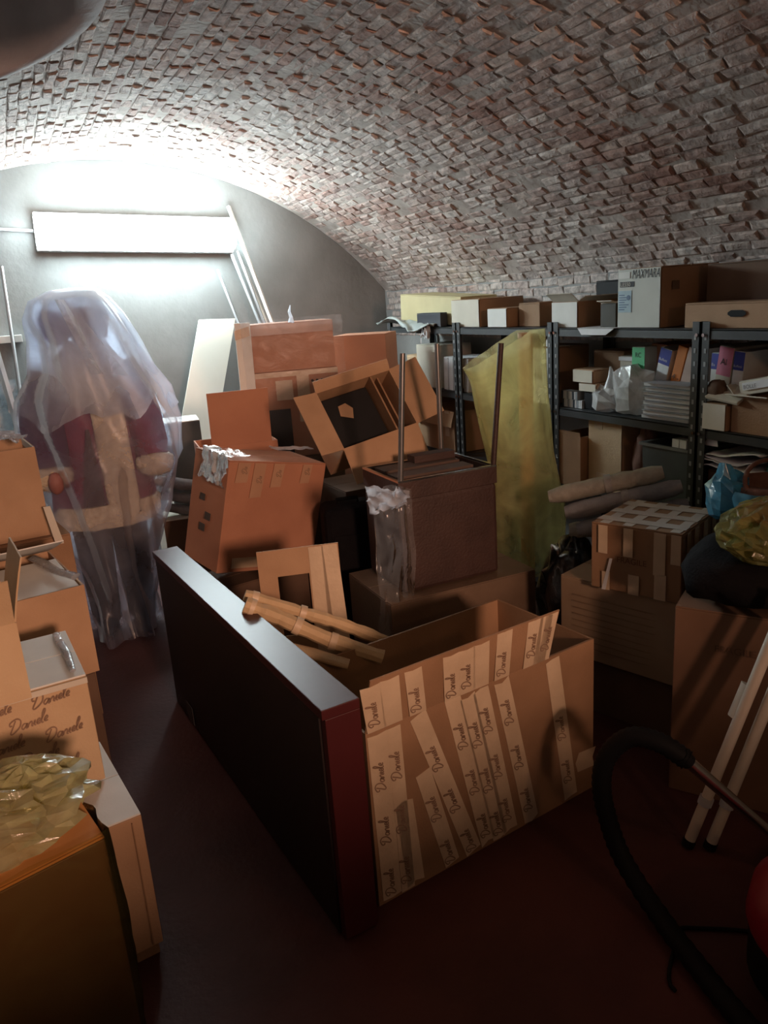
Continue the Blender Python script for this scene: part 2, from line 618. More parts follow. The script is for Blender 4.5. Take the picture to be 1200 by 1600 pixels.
n2 = N(t, 'ShaderNodeTexNoise', Scale=24, Detail=5, Roughness=.7)
t.links.new(g.outputs['Position'], n1.inputs['Vector'])
t.links.new(g.outputs['Position'], n2.inputs['Vector'])
mrg = N(t, 'ShaderNodeMapRange')
for k, v in ((1, .36), (2, .62), (3, 0), (4, .8)):
    mrg.inputs[k].default_value = v
t.links.new(n1.outputs['Fac'], mrg.inputs[0])
mx = N(t, 'ShaderNodeMix', data_type='RGBA')
t.links.new(mrg.outputs[0], mx.inputs[0])
t.links.new(rp.outputs[0], mx.inputs[6])
mx.inputs[7].default_value = (.66, .62, .585, 1)
mr2 = N(t, 'ShaderNodeMapRange')
for k, v in ((1, .36), (2, .6), (3, .55), (4, 1.1)):
    mr2.inputs[k].default_value = v
t.links.new(n2.outputs['Fac'], mr2.inputs[0])
mu = N(t, 'ShaderNodeMix', data_type='RGBA', blend_type='MULTIPLY')
mu.inputs[0].default_value = 1
t.links.new(mx.outputs[2], mu.inputs[6])
t.links.new(mr2.outputs[0], mu.inputs[7])
t.links.new(mu.outputs[2], p.inputs['Base Color'])
p.inputs['Roughness'].default_value = .93
bp = N(t, 'ShaderNodeBump', Strength=.9, Distance=.012)
t.links.new(n2.outputs['Fac'], bp.inputs['Height'])
t.links.new(bp.outputs[0], p.inputs['Normal'])

BL, BH, BD = .135, .048, .05
rnd = random.Random(3)


def brick_verts(r, L=BL - .009, Hh=BH - .006):
    """rough chamfered brick face, 20 triangles: local x along course, y along arc, z proud"""
    jj = lambda s: r.uniform(-s, s)
    P = []
    for (z, k) in ((-.02, 0), (.002, 0), (.006, .008)):
        for sx, sy in ((-1, -1), (1, -1), (1, 1), (-1, 1)):
            P.append(Vector((sx * (L / 2 - k + jj(.006)), sy * (Hh / 2 - k + jj(.004)), z + jj(.0035))))
    F = [(8, 9, 10, 11)]
    for a in (0, 4):
        F += [(a + i, a + (i + 1) % 4, a + 4 + (i + 1) % 4, a + 4 + i) for i in range(4)]
    return P, F


protos = []
for k in range(14):
    P, F = brick_verts(rnd)
    me = bpy.data.meshes.new('brick')
    me.from_pydata([tuple(q) for q in P], [], F)
    me.materials.append(BR)
    protos.append(me)
spots = []
dth = BH / VR
nc = int(2 * R(VT) / dth)
for c_ in range(nc):
    th = R(VT) - (c_ + .5) * dth
    y = YE - rnd.uniform(0, 1) * BL
    while y > -.4:
        q = vp(th, y - BL / 2)
        if not in_shaft(q.x, q.y, 1.02) and rnd.random() > .015:
            # in the widened frame of the photograph?
            d = q - EYE
            cz = sum(AX[i][2] * d[i] for i in range(3))
            show = False
            if cz > .1:
                px = 600 + 1200 * sum(AX[i][0] * d[i] for i in range(3)) / cz
                py = 800 + 1200 * sum(AX[i][1] * d[i] for i in range(3)) / cz
                show = -20 < px < 1220 and -20 < py < 520
            spots.append((d.length if show else 99, th, y - BL / 2))
        y -= BL * rnd.uniform(.94, 1.04)
spots.sort()
stuff = MB()
for k, (d, th, y) in enumerate(spots):
    nn = Vector((-math.sin(th), 0, -math.cos(th)))
    tt = Vector((math.cos(th), 0, -math.sin(th)))
    rz, rx, ry = rnd.uniform(-.03, .03), rnd.uniform(-.09, .09), rnd.uniform(-.03, .03)
    M = Matrix((Vector((0, 1, 0)), tt, nn)).transposed() @ Euler((rx, ry, rz)).to_matrix()
    if M.determinant() < 0:
        M = Matrix((Vector((0, -1, 0)), tt, nn)).transposed() @ Euler((rx, ry, rz)).to_matrix()
    pos = vp(th, y) + nn * (rnd.uniform(-.004, .005) - (.016 if rnd.random() < .06 else 0))
    sc_ = rnd.uniform(.9, 1.02)
    if k < 300:
        o = bpy.data.objects.new('brick', protos[k % 14])
        C.objects.link(o)
        o.parent = vault
        o.matrix_local = Matrix.Translation(pos) @ M.to_4x4() @ Matrix.Diagonal((sc_, 1, 1, 1))
    else:
        P, F = brick_verts(rnd)
        stuff.add([pos + M @ Vector((q.x * sc_, q.y, q.z)) for q in P], F)
tag(stuff.build('bricks', BR, vault), None, None, None, 'stuff')
low = MB()                                   # the courses go on down the right wall behind the shelves
for c_ in range(-1, 7):
    y = YE - rnd.random() * BL
    while y > .2:
        M = Matrix((Vector((0, 1, 0)), Vector((0, 0, 1)), Vector((-1, 0, 0)))).transposed() @ Euler((rnd.uniform(-.09, .09), 0, rnd.uniform(-.03, .03))).to_matrix()
        P, F = brick_verts(rnd)
        low.add([Vector((XR, y - BL / 2, 1.67 - BH * c_)) + M @ q for q in P], [f[::-1] for f in F] if M.determinant() < 0 else F)
        y -= BL * rnd.uniform(.94, 1.04)
tag(low.build('bricks', BR, bpy.data.objects['wall_right']), None, None, None, 'stuff')

# ================================================================ lamp on the end wall
lamp = thing('fluorescent_lamp', 'long glowing white fluorescent lamp on the grey end wall', 'lamp', (.95, 5.56, 2.17), 0, (0, 2.6))
MB().box((0, .057, 0), (1.27, .112, .232)).build('housing', mat('lamp_housing', (.8, .8, .8), .5), lamp, bevel=.006)
prof = [(-.105, .0), (-.102, -.065), (-.078, -.104), (0, -.118), (.078, -.104), (.102, -.065), (.105, 0)]
b = MB()
vs = []
for x, k in ((-.635, .80), (-.628, .93), (-.60, 1), (.60, 1), (.628, .93), (.635, .80)):
    for (z, y) in prof:
        vs.append((x, y * k - .001, z * k))
npf = len(prof)
fs = [(i * npf + k, i * npf + k + 1, (i + 1) * npf + k + 1, (i + 1) * npf + k) for i in range(5) for k in range(npf - 1)]
fs += [tuple(range(npf)), tuple(range(5 * npf, 6 * npf))[::-1]]
fs += [tuple([i * npf for i in range(6)])[::-1], tuple([i * npf + npf - 1 for i in range(6)])]
b.add(vs, fs, 0, False)
b.build('diffuser', emit('lamp_glow', (.80, .96, 1.0), LAMP_EMIT), lamp)
solo(MB().tube([(XL + .01, 5.655, 2.24), (.0, 5.655, 2.235), (.33, 5.655, 2.21)], .011, 8), 'cable_conduit', mat('conduit_pvc', (.55, .56, .58), .5), 'thin grey conduit running along wall to the fluorescent lamp', 'conduit')
br = thing('wall_bracket', 'small white bracket shelf on the end wall behind the leaning pole', 'bracket', (-.02, 5.68, 1.555))
MB().box((0, -.06, 0), (.30, .12, .045)).build('board', WHITEC, br, bevel=.003)
MB().slab([(-.05, -.005, -.02), (-.05, -.005, -.12), (-.05, -.10, -.022)], .02, nrm=(1, 0, 0)).build('support', WHITEC, br)

# ================================================================ lacquered panel
pn = thing('desk_panel', 'long dark red lacquered wood panel standing on edge in the middle', 'panel', (.528, 2.393, 0), 4.5)
W, D, H = .106, 1.606, .697
MB().box((0, 0, H - .014), (W, D, .028)).build('top_edge', LACQ, pn, bevel=.002)
MB().box((.004, -D / 2 + .014, (H - .028) / 2 + .004), (W - .008, .028, H - .036)).build('end_edge', LACQ, pn, bevel=.002)
MB().box((.004, D / 2 - .014, (H - .028) / 2 + .004), (W - .008, .028, H - .036)).build('end_edge', LACQ, pn, bevel=.002)
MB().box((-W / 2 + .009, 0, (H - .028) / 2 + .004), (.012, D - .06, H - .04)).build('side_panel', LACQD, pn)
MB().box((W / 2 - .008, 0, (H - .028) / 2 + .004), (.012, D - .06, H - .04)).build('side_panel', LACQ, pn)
for y in (-.62, .62):
    MB().box((-.005, y, .002), (.06, .05, .004)).build('foot_pad', GREYPL, pn)
MB().slab([(-W / 2 - .001, D / 2 - .30, .02), (-W / 2 - .001, D / 2 - .22, .02), (-W / 2 - .001, D / 2 - .22, .10), (-W / 2 - .001, D / 2 - .30, .10)], .0015, nrm=(-1, 0, 0)).build('sticker', mat('dull_sticker', (.10, .085, .08), .6), pn)

# ================================================================ big taped carton
W, D, H = .872, .46, .55
big = carton('taped_carton', 'large open brown carton covered in pale printed tape strips', (1.079, 1.944, 0), 7.5, (W, D, H), m=KRAFT2, top='open', flaps=[('F', 76, .18, .0, .67), ('B', -80, .2, .06, .8)], th=.008)
fr = face(W, D, H, 'F')
o, u, v, n_ = fr


def printed(pts, run, parent=big, fr=fr):
    tp = strip(fr, pts, parent, TAPE)
    (u0, v0), (u1, v1) = run
    du, dv = u0 - u1, v0 - v1
    L = math.hypot(du, dv)
    U = (fr[1] * du + fr[2] * dv) / L
    V = fr[3].cross(U)
    b = MB()
    s = random.uniform(.0, .06)
    while s < L - .13:
        write_script(b, 'Daniele', fr[0] + fr[1] * (u1 + du / L * s) + fr[2] * (v1 + dv / L * s) - V * .009, U, V, fr[3], .031, .0036, .0026)
        s += .172
    if b.v:
        b.build('print', INK, tp)['kind'] = 'stuff'
    return tp


def tp(u0, v0, u1, v1, wd):
    return printed(band(fr, u0, v0, u1, v1, wd), ((u0, v0), (u1, v1)))


tp(.035, .538, .045, .012, .062)
tp(.088, .538, .10, .006, .045)
strip(fr, band(fr, .105, .29, .128, .012, .06), big)
tp(.175, .36, .262, .012, .052)
tp(.17, .542, .345, .012, .056)
tp(.29, .555, .405, .012, .056)
tp(.345, .538, .452, .012, .056)
tp(.395, .538, .495, .012, .058)
tp(.475, .542, .585, .012, .058)
tp(.685, .538, .765, .012, .058)
tp(.80, .125, .88, .118, .07)
# tape carried over the raised flap
fo = o + v * (H + .001) - n_ * .004
dr = n_ * math.cos(R(76)) + v * math.sin(R(76))
up = -n_ * math.sin(R(76)) + v * math.cos(R(76))
ff = (fo - up * .006, u, dr, -up)
for (u0, u1, wd, l) in ((.0, .035, .06, .163), (.06, .088, .06, .165), (.135, .17, .056, .165), (.262, .29, .056, .165), (.318, .345, .056, .165), (.37, .395, .058, .165), (.455, .475, .058, .178), (.575, .59, .06, .178), (.62, .625, .05, .178), (.642, .642, .05, .178)):
    pts_ = [(u1 - wd / 2, .0), (u1 + wd / 2, .0), (u0 + wd / 2, l), (u0, l - .004), (u0 - wd / 2, l)]
    t_ = strip(ff, pts_, big) if u0 in (.62, .06) else printed(pts_, ((u0, l), (u1, 0)), big, ff)

# crumpled clear film at the flap's corner
b = MB().blob((1.25, 1.725, .645), (.03, .010, .032), 18, 12, .45, 2.2, 8, ridge=True)
solo(b, 'tape_wad', film('brown_tape_wad', (.25, .12, .06), .75, .3, (.6, .4, .3), gl=.4), 'small wad of shiny brown tape on front of the taped carton', 'tape', (1.272, 1.70, .62))


# paper wrapped legs lying from the panel into the carton
def wrapped(name, label, pts, r, bands, seed):
    root = thing(name, label, 'rod', pts[0], group=None)
    off = Vector(pts[0])
    P = [Vector(q) for q in pts]
    Q, rr = [], []
    rn = random.Random(seed)
    for i in range(len(P) - 1):
        for k in range(7):
            Q.append(P[i].lerp(P[i + 1], k / 7))
            rr.append(r * rn.uniform(.88, 1.1))
    Q.append(P[-1])
    rr.append(r)
    MB().tube(Q, rr, 9, smooth=False).build('wrapping', WRAPP, root, off)
    for f in bands:
        i = int(f * (len(Q) - 1))
        a, b_ = Q[i], Q[i + 1]
        MB().tube([a, a.lerp(b_, .9)], r * 1.16, 10).build('tape_band', TAPE, root, off)


wrapped('wrapped_rod', 'paper wrapped rod on the panel, upper of the two', [(.575, 2.36, .735), (.72, 2.31, .665), (.86, 2.26, .60), (1.03, 2.20, .50)], .022, (.08, .4), 1)
wrapped('wrapped_rod', 'paper wrapped rod on the panel, lower of the two', [(.56, 2.31, .722), (.66, 2.27, .665), (.80, 2.20, .575), (.95, 2.12, .505)], .026, (.05, .45, .7), 2)
b = MB().tube([(.635, 2.20, .60), (.72, 2.16, .565), (.82, 2.10, .525)], [.03, .036, .03], 10, flat=.4)
solo(b, 'wrapping_paper', WRAPP, 'flat piece of kraft wrapping paper below the two wrapped rods', 'paper', (.635, 2.20, .60))

# notched taped sheet standing behind
sh = thing('cardboard_sheet', 'notched cardboard sheet with pale tape standing before the black suitcase', 'cardboard', (.86, 2.60, 0), -15, (-4, 0))
b = MB()
for x0, x1, z0, z1 in ((-.16, -.09, 0, .765), (-.09, .03, .66, .765), (.03, .15, 0, .765), (-.09, .03, 0, .42)):
    b.hexa([(x0, 0, z0), (x1, 0, z0), (x1, .006, z0), (x0, .006, z0), (x0, 0, z1), (x1, 0, z1), (x1, .006, z1), (x0, .006, z1)])
b.build('sheet', KRAFT, sh)
for x0, x1, z0, z1 in ((.035, .09, .30, .76), (.085, .145, .3, .762)):
    MB().slab([(x0, -.001, z0), (x1 + .02, -.001, z0), (x1, -.001, z1), (x0, -.001, z1)], .0012, nrm=(0, -1, 0)).build('tape', TAPE, sh)

# ================================================================ black suitcase
cs = thing('suitcase', 'tall black suitcase standing between orange carton and upturned stool', 'suitcase', (1.335, 3.26, 0), -14)
MB().box((0, 0, .385), (.25, .20, .69)).build('shell', BLACKF, cs, bevel=.03)
MB().box((0, -.102, .45), (.18, .012, .30)).build('pocket', BLACKF, cs, bevel=.006)
MB().tube([(-.05, 0, .725), (-.05, 0, .75), (.05, 0, .75), (.05, 0, .725)], .010, 8).build('handle', BLACK, cs)
for x in (-.075, .075):
    MB().tube([(x, -.03, .025), (x, .03, .025)], .025, 12).build('wheel', BLACK, cs)

# ================================================================ upturned stool on carton
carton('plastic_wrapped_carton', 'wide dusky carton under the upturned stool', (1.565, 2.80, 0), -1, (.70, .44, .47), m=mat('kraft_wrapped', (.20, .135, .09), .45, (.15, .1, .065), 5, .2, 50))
st = thing('stool', 'upturned dark brown leather stool with its legs in the air', 'stool', (1.536, 2.81, .474), -1)
W, D, H = .459, .35, .468
b = MB()
b.rbox(W, D, .40, 6, .008, 5)
b.build('seat', DARKWOOD, st, bevel=.018)
b = MB()
for sx in (-1, 1):
    b.box((sx * (W / 2 - .008), 0, H - .035), (.016, D, .07))
for sy in (-1, 1):
    b.box((0, sy * (D / 2 - .008), H - .035), (W - .032, .016, .07))
b.build('apron', DARKWOOD, st)
b = MB()
for sx in (-1, 1):
    b.box((sx * (W / 2 - .006), 0, H + .004), (.012, D, .008))
for sy in (-1, 1):
    b.box((0, sy * (D / 2 - .006), H + .004), (W - .024, .012, .008))
b.build('metal_rim', CHROME, st)
LEGM = mat('dark_metal_leg', (.30, .29, .28), .3, (.2, .2, .2), 5, metal=.8)
for i, (x0, x1, sy) in enumerate(((-.217, -.17, -1), (.155, .16, 1), (.215, .275, -1))):
    b = MB().tube([(x0, sy * (D / 2 - .012), H - .06), (x1, sy * (D / 2 - .012), H + .50)], .0115, 10)
    if i == 2:
        tag(b.build('leg', DARKWOOD, st), 'dark brown leg')
    else:
        b.build('leg', LEGM, st)
for y, z, d in ((-.06, .46, .09), (.06, .465, .10)):
    MB().box((-.02, y, z), (W - .10, d, .03)).build('board', mat('old_board', (.10, .062, .045), .6), st)
MB().box((.07, .10, .485), (.20, .07, .05)).build('block', DARKWOOD, st)

# film hanging off the stool's left corner
def hang(u, v):
    x = 1.19 + .16 * u + .02 * noise.noise((u * 3, v * 4, 1)) - .03 * v * (1 - u)
    y = 2.60 + .0 + .035 * noise.noise((u * 5, v * 3, 4)) + .04 * abs(u - .5)
    z = .955 - .07 * abs(u - .45) - v * .72
    return (x, y, z)


f_ = thing('plastic_film', 'clear plastic film hanging beside the left of the upturned stool', 'film', (1.24, 2.58, .24))
MB().grid(hang, 14, 26).build('sheet', FILMC, f_, (1.24, 2.58, .24))


def tuft(u, v):
    x = 1.145 + .19 * u - .03 * (1 - v) * u
    z = .865 + .10 * v * (1 - .5 * u) + .03 * noise.noise((u * 6, v * 5, 2))
    y = 2.575 + .05 * noise.noise((u * 4, v * 4, 9)) + .03 * v
    return (x, y, z)


MB().grid(tuft, 14, 10).build('gathered_end', FILMM, f_, (1.24, 2.58, .24))

# ================================================================ orange carton and its neighbours
mc = carton('carton', 'big orange-brown carton tilted right, with tape tabs along its upper edge', (.903, 3.526, .458), 16.1, (.538, .307, .522), (5.5, 12.2), m=REDCARD)
W, D, H = .538, .307, .522
fr = face(W, D, H, 'F')
for (u0, w_, l) in ((.045, .065, .10), (.13, .062, .17), (.235, .06, .12), (.40, .055, .10)):
    tpo = strip(fr, [(u0 - .01, H - l), (u0 + w_ - .012, H - l * .97), (u0 + w_, H - .008), (u0, H - .008)], mc, mat('reddish_tape', (.50, .30, .19), .4, (.46, .27, .17), 9), lift=.0045)
    b = MB()
    U, V = fr[2], -fr[1]
    write_script(b, 'Da', fr[0] + fr[1] * (u0 + w_ * .7) + fr[2] * (H - l * .6), U, V, fr[3], .026, .003, .0068)
    b.build('print', INK, tpo)['kind'] = 'stuff'
strip(fr, [(.07, .02), (.22, .02), (.22, .07), (.07, .07)], mc, TAPE, lift=.0045)
b = MB()
o, u, v, n_ = face(W, D, H, 'L')
for k, (a, c_, s) in enumerate(((.10, .30, .045), (.16, .22, .05), (.12, .16, .05))):
    b.slab([o + u * a + v * c_ + n_ * .0065, o + u * (a + s) + v * c_ + n_ * .0065, o + u * (a + s) + v * (c_ + s * .7) + n_ * .0065, o + u * a + v * (c_ + s * .7) + n_ * .0065], .0008, nrm=n_)
b.build('handling_marks', mat('faded_print', (.10, .085, .075), .8), mc)['kind'] = 'stuff'
MW = Matrix.Translation((.903, 3.526, .458)) @ Euler((R(5.5), R(12.2), R(16.1))).to_matrix().to_4x4()


def corner_film(u, v):
    y = -D / 2 - .012 + .22 * u
    k = v * .26
    x, z = (-W / 2 - .014, H - .13 + k) if k < .145 else (-W / 2 - .014 + (k - .145), H + .016)
    q = Vector((u * 4, v * 5, 1.7))
    return MW @ Vector((x - .012 * abs(noise.noise(q)) * 3 * (k < .15), y + .02 * noise.noise(q * 1.7), z + .03 * abs(noise.noise(q * 1.3)) + (.05 * abs(noise.noise((u * 3, 1, 1))) if v < .1 else 0)))


b = MB().grid(corner_film, 16, 18)
solo(b, 'film_scrap', WBAG, 'milky plastic draped on left top corner of the orange carton', 'film', (.70, 3.42, .90))
b = MB().grid(lambda u, v: (1.05 + .20 * u, 3.40 + .08 * v + .01 * u, 1.008 - .03 * u + .02 * noise.noise((u * 4, v * 3, 1))), 10, 5)
solo(b, 'plastic_strip', FILMM, 'strip of white plastic on right top edge of the orange carton', 'film', (1.05, 3.40, 1.0))
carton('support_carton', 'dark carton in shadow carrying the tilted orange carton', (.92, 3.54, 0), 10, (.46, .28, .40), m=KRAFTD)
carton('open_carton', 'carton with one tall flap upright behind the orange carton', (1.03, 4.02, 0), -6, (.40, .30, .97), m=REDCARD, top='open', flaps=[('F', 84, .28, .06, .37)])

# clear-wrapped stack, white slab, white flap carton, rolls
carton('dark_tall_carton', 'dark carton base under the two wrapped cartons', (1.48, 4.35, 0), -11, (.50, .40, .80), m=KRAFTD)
lo = carton('wrapped_carton', 'plastic wrapped carton with pale paper label, lower of the wrapped pair', (1.48, 4.33, .802), -11, (.50, .36, .49), m=REDCARD)
fr = face(.50, .36, .49, 'F')
strip(fr, [(.14, .33), (.235, .33), (.235, .44), (.14, .44)], lo, mat('beige_label', (.68, .55, .42), .7), 'paper_label', lift=.006)
strip(fr, [(.0, .46), (.5, .46), (.5, .488), (.0, .488)], lo, TAPEC, lift=.006)
strip(fr, [(.26, .20), (.33, .20), (.33, .46), (.26, .46)], lo, TAPEC, lift=.0075)
strip(fr, [(.06, .0), (.21, .0), (.21, .28), (.06, .28)], lo, mat('navy_void', (.012, .018, .026), .3), 'dark_window', lift=.006)
b = MB()
for k in range(5):
    b.tube([fr[0] + fr[1] * (.35 + .027 * k) + fr[2] * .425 + fr[3] * .006, fr[0] + fr[1] * (.35 + .027 * k) + fr[2] * .425 + fr[3] * .0075], .008, 8)
b.build('vent_holes', BLACK, lo)['kind'] = 'stuff'
tpc = carton('wrapped_carton', 'shiny plastic wrapped red-brown carton, upper of the wrapped pair', (1.475, 4.32, 1.294), -11, (.49, .34, .26), m=REDCARD)
strip(face(.49, .34, .26, 'F'), [(0, .20), (.49, .20), (.49, .258), (0, .258)], tpc, mat('brown_tape', (.30, .135, .09), .25), lift=.006)


def wrapf(u, v):
    a = -11
    x, z = -.27 + .56 * u, v * .80
    y = -.205 - .02 * abs(noise.noise((u * 6, v * 8, 3))) - .01
    c_, s_ = math.cos(R(a)), math.sin(R(a))
    return (1.476 + x * c_ - y * s_, 4.32 + x * s_ + y * c_, .78 + z)


wf = MB().grid(wrapf, 22, 30)
solo(wf, 'plastic_wrap', film('wrap_film', (.7, .66, .64), .10, .3, gl=.07, rough=.3), 'clear plastic wrap over the front of the two wrapped cartons', 'film', (1.45, 4.15, .78))
b = MB().tube([(1.46, 4.16, 1.553), (1.462, 4.158, 1.58), (1.455, 4.16, 1.61), (1.464, 4.16, 1.645)], [.028, .016, .012, .004], 7, smooth=False, flat=.6)
solo(b, 'plastic_tip', FILMM, 'twisted white plastic tip standing on the upper wrapped carton', 'film', (1.46, 4.16, 1.555))
ws = thing('white_slab', 'narrow white slab standing upright left of the wrapped cartons', 'board', (1.175, 4.19, .0), -14)
MB().box((0, 0, .79), (.085, .03, 1.56), (0, 1, 0)).build('board', WHITEC, ws, bevel=.003)
strip((Vector((-.0425, -.016, 0)), Vector((1, 0, 0)), Vector((0, 0, 1)), Vector((0, -1, 0))), [(.01, 1.48), (.09, 1.50), (.09, 1.55), (.01, 1.53)], ws, TAPEC)
b = MB()
b.slab([(1.52, 5.50, 1.58), (1.26, 5.50, 1.59), (.66, 5.06, .02), (.92, 5.06, .02)], .018, nrm=(0, .96, -.27))
solo(b, 'white_board', mat('cream_laminate', (.78, .78, .70), .5, (.72, .72, .64), 3), 'tall cream white board leaning on the end wall', 'board', (1.0, 5.06, 0), bevel=.002)
bars = [((1.60, 5.64, 2.34), (1.75, 5.40, 1.56), .016, 'longest white bar, reaching up beside the lamp'), ((1.57, 5.62, 2.05), (1.675, 5.38, 1.55), .012, 'thin white bar left of the longest bar'),
        ((1.625, 5.62, 2.04), (1.71, 5.39, 1.55), .012, 'cream bar between two white ones'), ((1.65, 5.60, 1.93), (1.73, 5.36, 1.55), .014, 'shorter broad bar just in front of the longest bar'), ((1.46, 5.60, 1.92), (1.525, 5.42, 1.58), .011, 'shortest thin bar, just above the cream white board')]
for a, c_, r, l in bars:
    a, c_ = Vector(a), Vector(c_)
    k = (a.z - .0) / (a.z - c_.z)
    e = a + (c_ - a) * k
    e.y = max(e.y, 4.95)
    b = MB().tube([e, a], r, 4, smooth=False)
    solo(b, 'metal_bar', ALU if r < .014 else mat('white_profile', (.75, .74, .70), .4), l + ', leaning on the end wall', 'bar', e)
dk = carton('dark_box', 'dark grey box with white lid flap behind the grey rolls', (.86, 4.55, 0), -8, (.20, .24, 1.05), m=mat('dark_grey_box', (.075, .075, .07), .7), flaps=[('L', 8, .15)], fm=WHITEC)
carton('low_carton', 'dark low carton carrying the grey rolls', (.775, 4.295, 0), -10, (.26, .22, .55), m=KRAFTD, fm=PALE)
for k, (z, r, l) in enumerate(((.585, .034, 'lowest'), (.655, .036, 'middle'), (.735, .042, 'topmost'))):
    b = MB().tube([(.62 + .004 * k, 4.30, z + .03), (.70, 4.28, z + .012), (.77, 4.26, z - .01), (.84, 4.24, z - .02)], [r * .8, r, r * 1.05, r * .9], 12, flat=.75)
    solo(b, 'grey_roll', GREYPL, 'grey padded roll, %s of three beside the draped mannequin' % l, 'roll', (.72, 4.28, z - r))

# tilted open carton with black foam
tb = carton('tilted_open_carton', 'open carton tilted toward the room showing black foam inside', (1.50, 3.505, 1.0), 1.4, (.404, .311, .29), (56, -10), m=KRAFT, top='open', flaps=[('F', -14, .17), ('L', 12, .12), ('R', 20, .14), ('B', 40, .05)], th=.008)
MB().box((-.055, -.005, .115), (.265, .28, .21)).build('foam_block', mat('black_foam', (.010, .010, .011), .85), tb, bevel=.006)
MB().box((.09, 0, .15), (.008, .29, .28)).build('divider', KRAFT2, tb)
MB().box((.14, 0, .13), (.008, .29, .24)).build('divider', KRAFT2, tb)
b = MB().slab([(-.11, .03, .2215), (-.055, .0, .2215), (-.035, .05, .2215), (-.06, .085, .2215), (-.10, .08, .2215)], .002, nrm=(0, 0, 1))
b.build('card_scrap', KRAFT, tb)
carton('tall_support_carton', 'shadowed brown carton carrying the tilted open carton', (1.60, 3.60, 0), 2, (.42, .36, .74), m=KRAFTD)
carton('far_carton', 'red-brown carton right of the wrapped pair', (2.08, 4.55, 0), -40, (.34, .30, 1.44), m=REDCARD)

# ================================================================ yellow bag over cardboard tube
b = MB().tube([(2.13, 2.93, 0), (2.135, 2.93, .7), (2.14, 2.935, 1.455)], .034, 16)
b.tube([(2.14, 2.935, 1.452), (2.14, 2.935, 1.456)], .028, 16)
solo(b, 'cardboard_tube', KRAFT3, 'tall cardboard tube standing inside the yellow bag', 'tube', (2.13, 2.93, 0))


def bag(u, v):
    """u around, v from bottom to top"""
    g = 2 * math.pi * u
    z = .30 + 1.165 * v
    xl = (1.955, 1.915, 1.93, 1.86, 1.80)
    xr = (2.35, 2.36, 2.285, 2.25, 2.235)
    q = v * 4
    i = min(int(q), 3)
    l = xl[i] + (xl[i + 1] - xl[i]) * (q - i)
    r = xr[i] + (xr[i + 1] - xr[i]) * (q - i)
    cx, rx = (l + r) / 2, (r - l) / 2
    ry = .105 * (1 - .45 * v)
    fold = 1 + .10 * math.sin(5 * g + 2 * v) + .06 * math.sin(11 * g + 3 * v) + .10 * noise.noise((math.cos(g) * 2, math.sin(g) * 2, v * 4))
    k = 1 if v > .04 else math.sqrt(max(v, .0) / .04) * .25 + .75
    x = cx + rx * math.cos(g) * (1 + .35 * (fold - 1)) * k
    y = 2.93 + ry * math.sin(g) * fold * k
    if v > .80:     # shoulder of the bag falls from the tube to its left corner
        z = .30 + 1.165 * (.80 + (v - .80) * max(0.25, min(1, .45 + (x - 1.84) / .26 * .5)))
    return (x, y, z)


b = MB().grid(bag, 48, 36)
o = solo(b, 'yellow_bag', YEL, 'tall translucent yellow plastic bag hung over the cardboard tube', 'bag', (2.10, 2.93, .30))
o.rotation_euler = (0, 0, 0)
b = MB().blob((2.06, 2.51, .26), (.125, .15, .30), 30, 22, .3, 2.2, 3, ridge=True, zmin=.001)
solo(b, 'rubbish_bag', film('black_bag_film', (.02, .02, .022), .95, .1, gl=.4), 'shiny black bag on the floor below the long grey rolls', 'bag', (2.06, 2.51, 0))

# ================================================================ wrapped rolls at right
rl = [((1.96, 2.54, .795), (2.14, 2.40, .845), (2.31, 2.25, .895), .036, GREENGREY, 'topmost long roll with a crumpled end right of the yellow bag'),
      ((1.99, 2.47, .735), (2.16, 2.33, .79), (2.34, 2.18, .845), .036, GREYPL, 'second long grey roll from the top right of the yellow bag'),
      ((2.02, 2.43, .665), (2.19, 2.30, .715), (2.36, 2.16, .77), .034, GREYPL, 'third long grey roll from the top right of the yellow bag'),
      ((2.05, 2.52, .635), (2.2, 2.40, .65), (2.35, 2.28, .67), .036, GREENGREY, 'lowest long roll right of the yellow bag')]
for a, m_, c_, r, mt, l in rl:
    pts, rr = [], []
    for k in range(13):
        t_ = k / 12
        q = Vector(a).lerp(Vector(c_), t_) + Vector((0, 0, (Vector(m_).z - (a[2] + c_[2]) / 2) * math.sin(math.pi * t_)))
        pts.append(q + Vector((0, 0, .005 * noise.noise((k * .7, r * 9, 1)))))
        rr.append(r * (1 + .18 * noise.noise((k * .9, a[0] * 7, 3))) * (.75 if k in (0, 12) else 1))
    rt = thing('wrapped_roll', l, 'roll', pts[0])
    MB().tube(pts, rr, 12).build('roll', mt, rt, pts[0])
    MB().tube([pts[6], pts[6].lerp(pts[7], .7)], r * 1.12, 12).build('tape_band', film('band_film', (.7, .7, .68), .5, .3, gl=.3), rt, pts[0])

# ================================================================ right pile
W, D, H = .331, .349, .251
sb = carton('strapped_carton', 'brown carton with pale tape strips and dusty top before the shelf', (2.044, 2.025, .562), -66.6, (W, D, H), m=KRAFT2)
fr = face(W, D, H, 'F')
for u0, w_, v0, v1 in ((.03, .035, .14, .246), (.125, .035, .14, .246), (.235, .042, .09, .246), (.295, .034, .14, .246), (.145, .04, .0, .075), (.24, .042, .0, .095), (.045, .03, .0, .07)):
    strip(fr, [(u0, v0), (u0 + w_, v0), (u0 + w_, v1), (u0, v1)], sb, TAPE, lift=.006)
strip(fr, [(.045, .0), (.06, .0), (.085, .125), (.075, .125)], sb, PAPER, 'torn_strip', lift=.0075)
b = MB()
write_block(b, 'FRAGILE', fr[0] + fr[1] * .10 + fr[2] * .115, fr[1], fr[2], fr[3], .03, lift=.0068)
b.build('print', mat('brown_stamp', (.17, .075, .04), .8), sb)['kind'] = 'stuff'
fr = face(W, D, H, 'R')
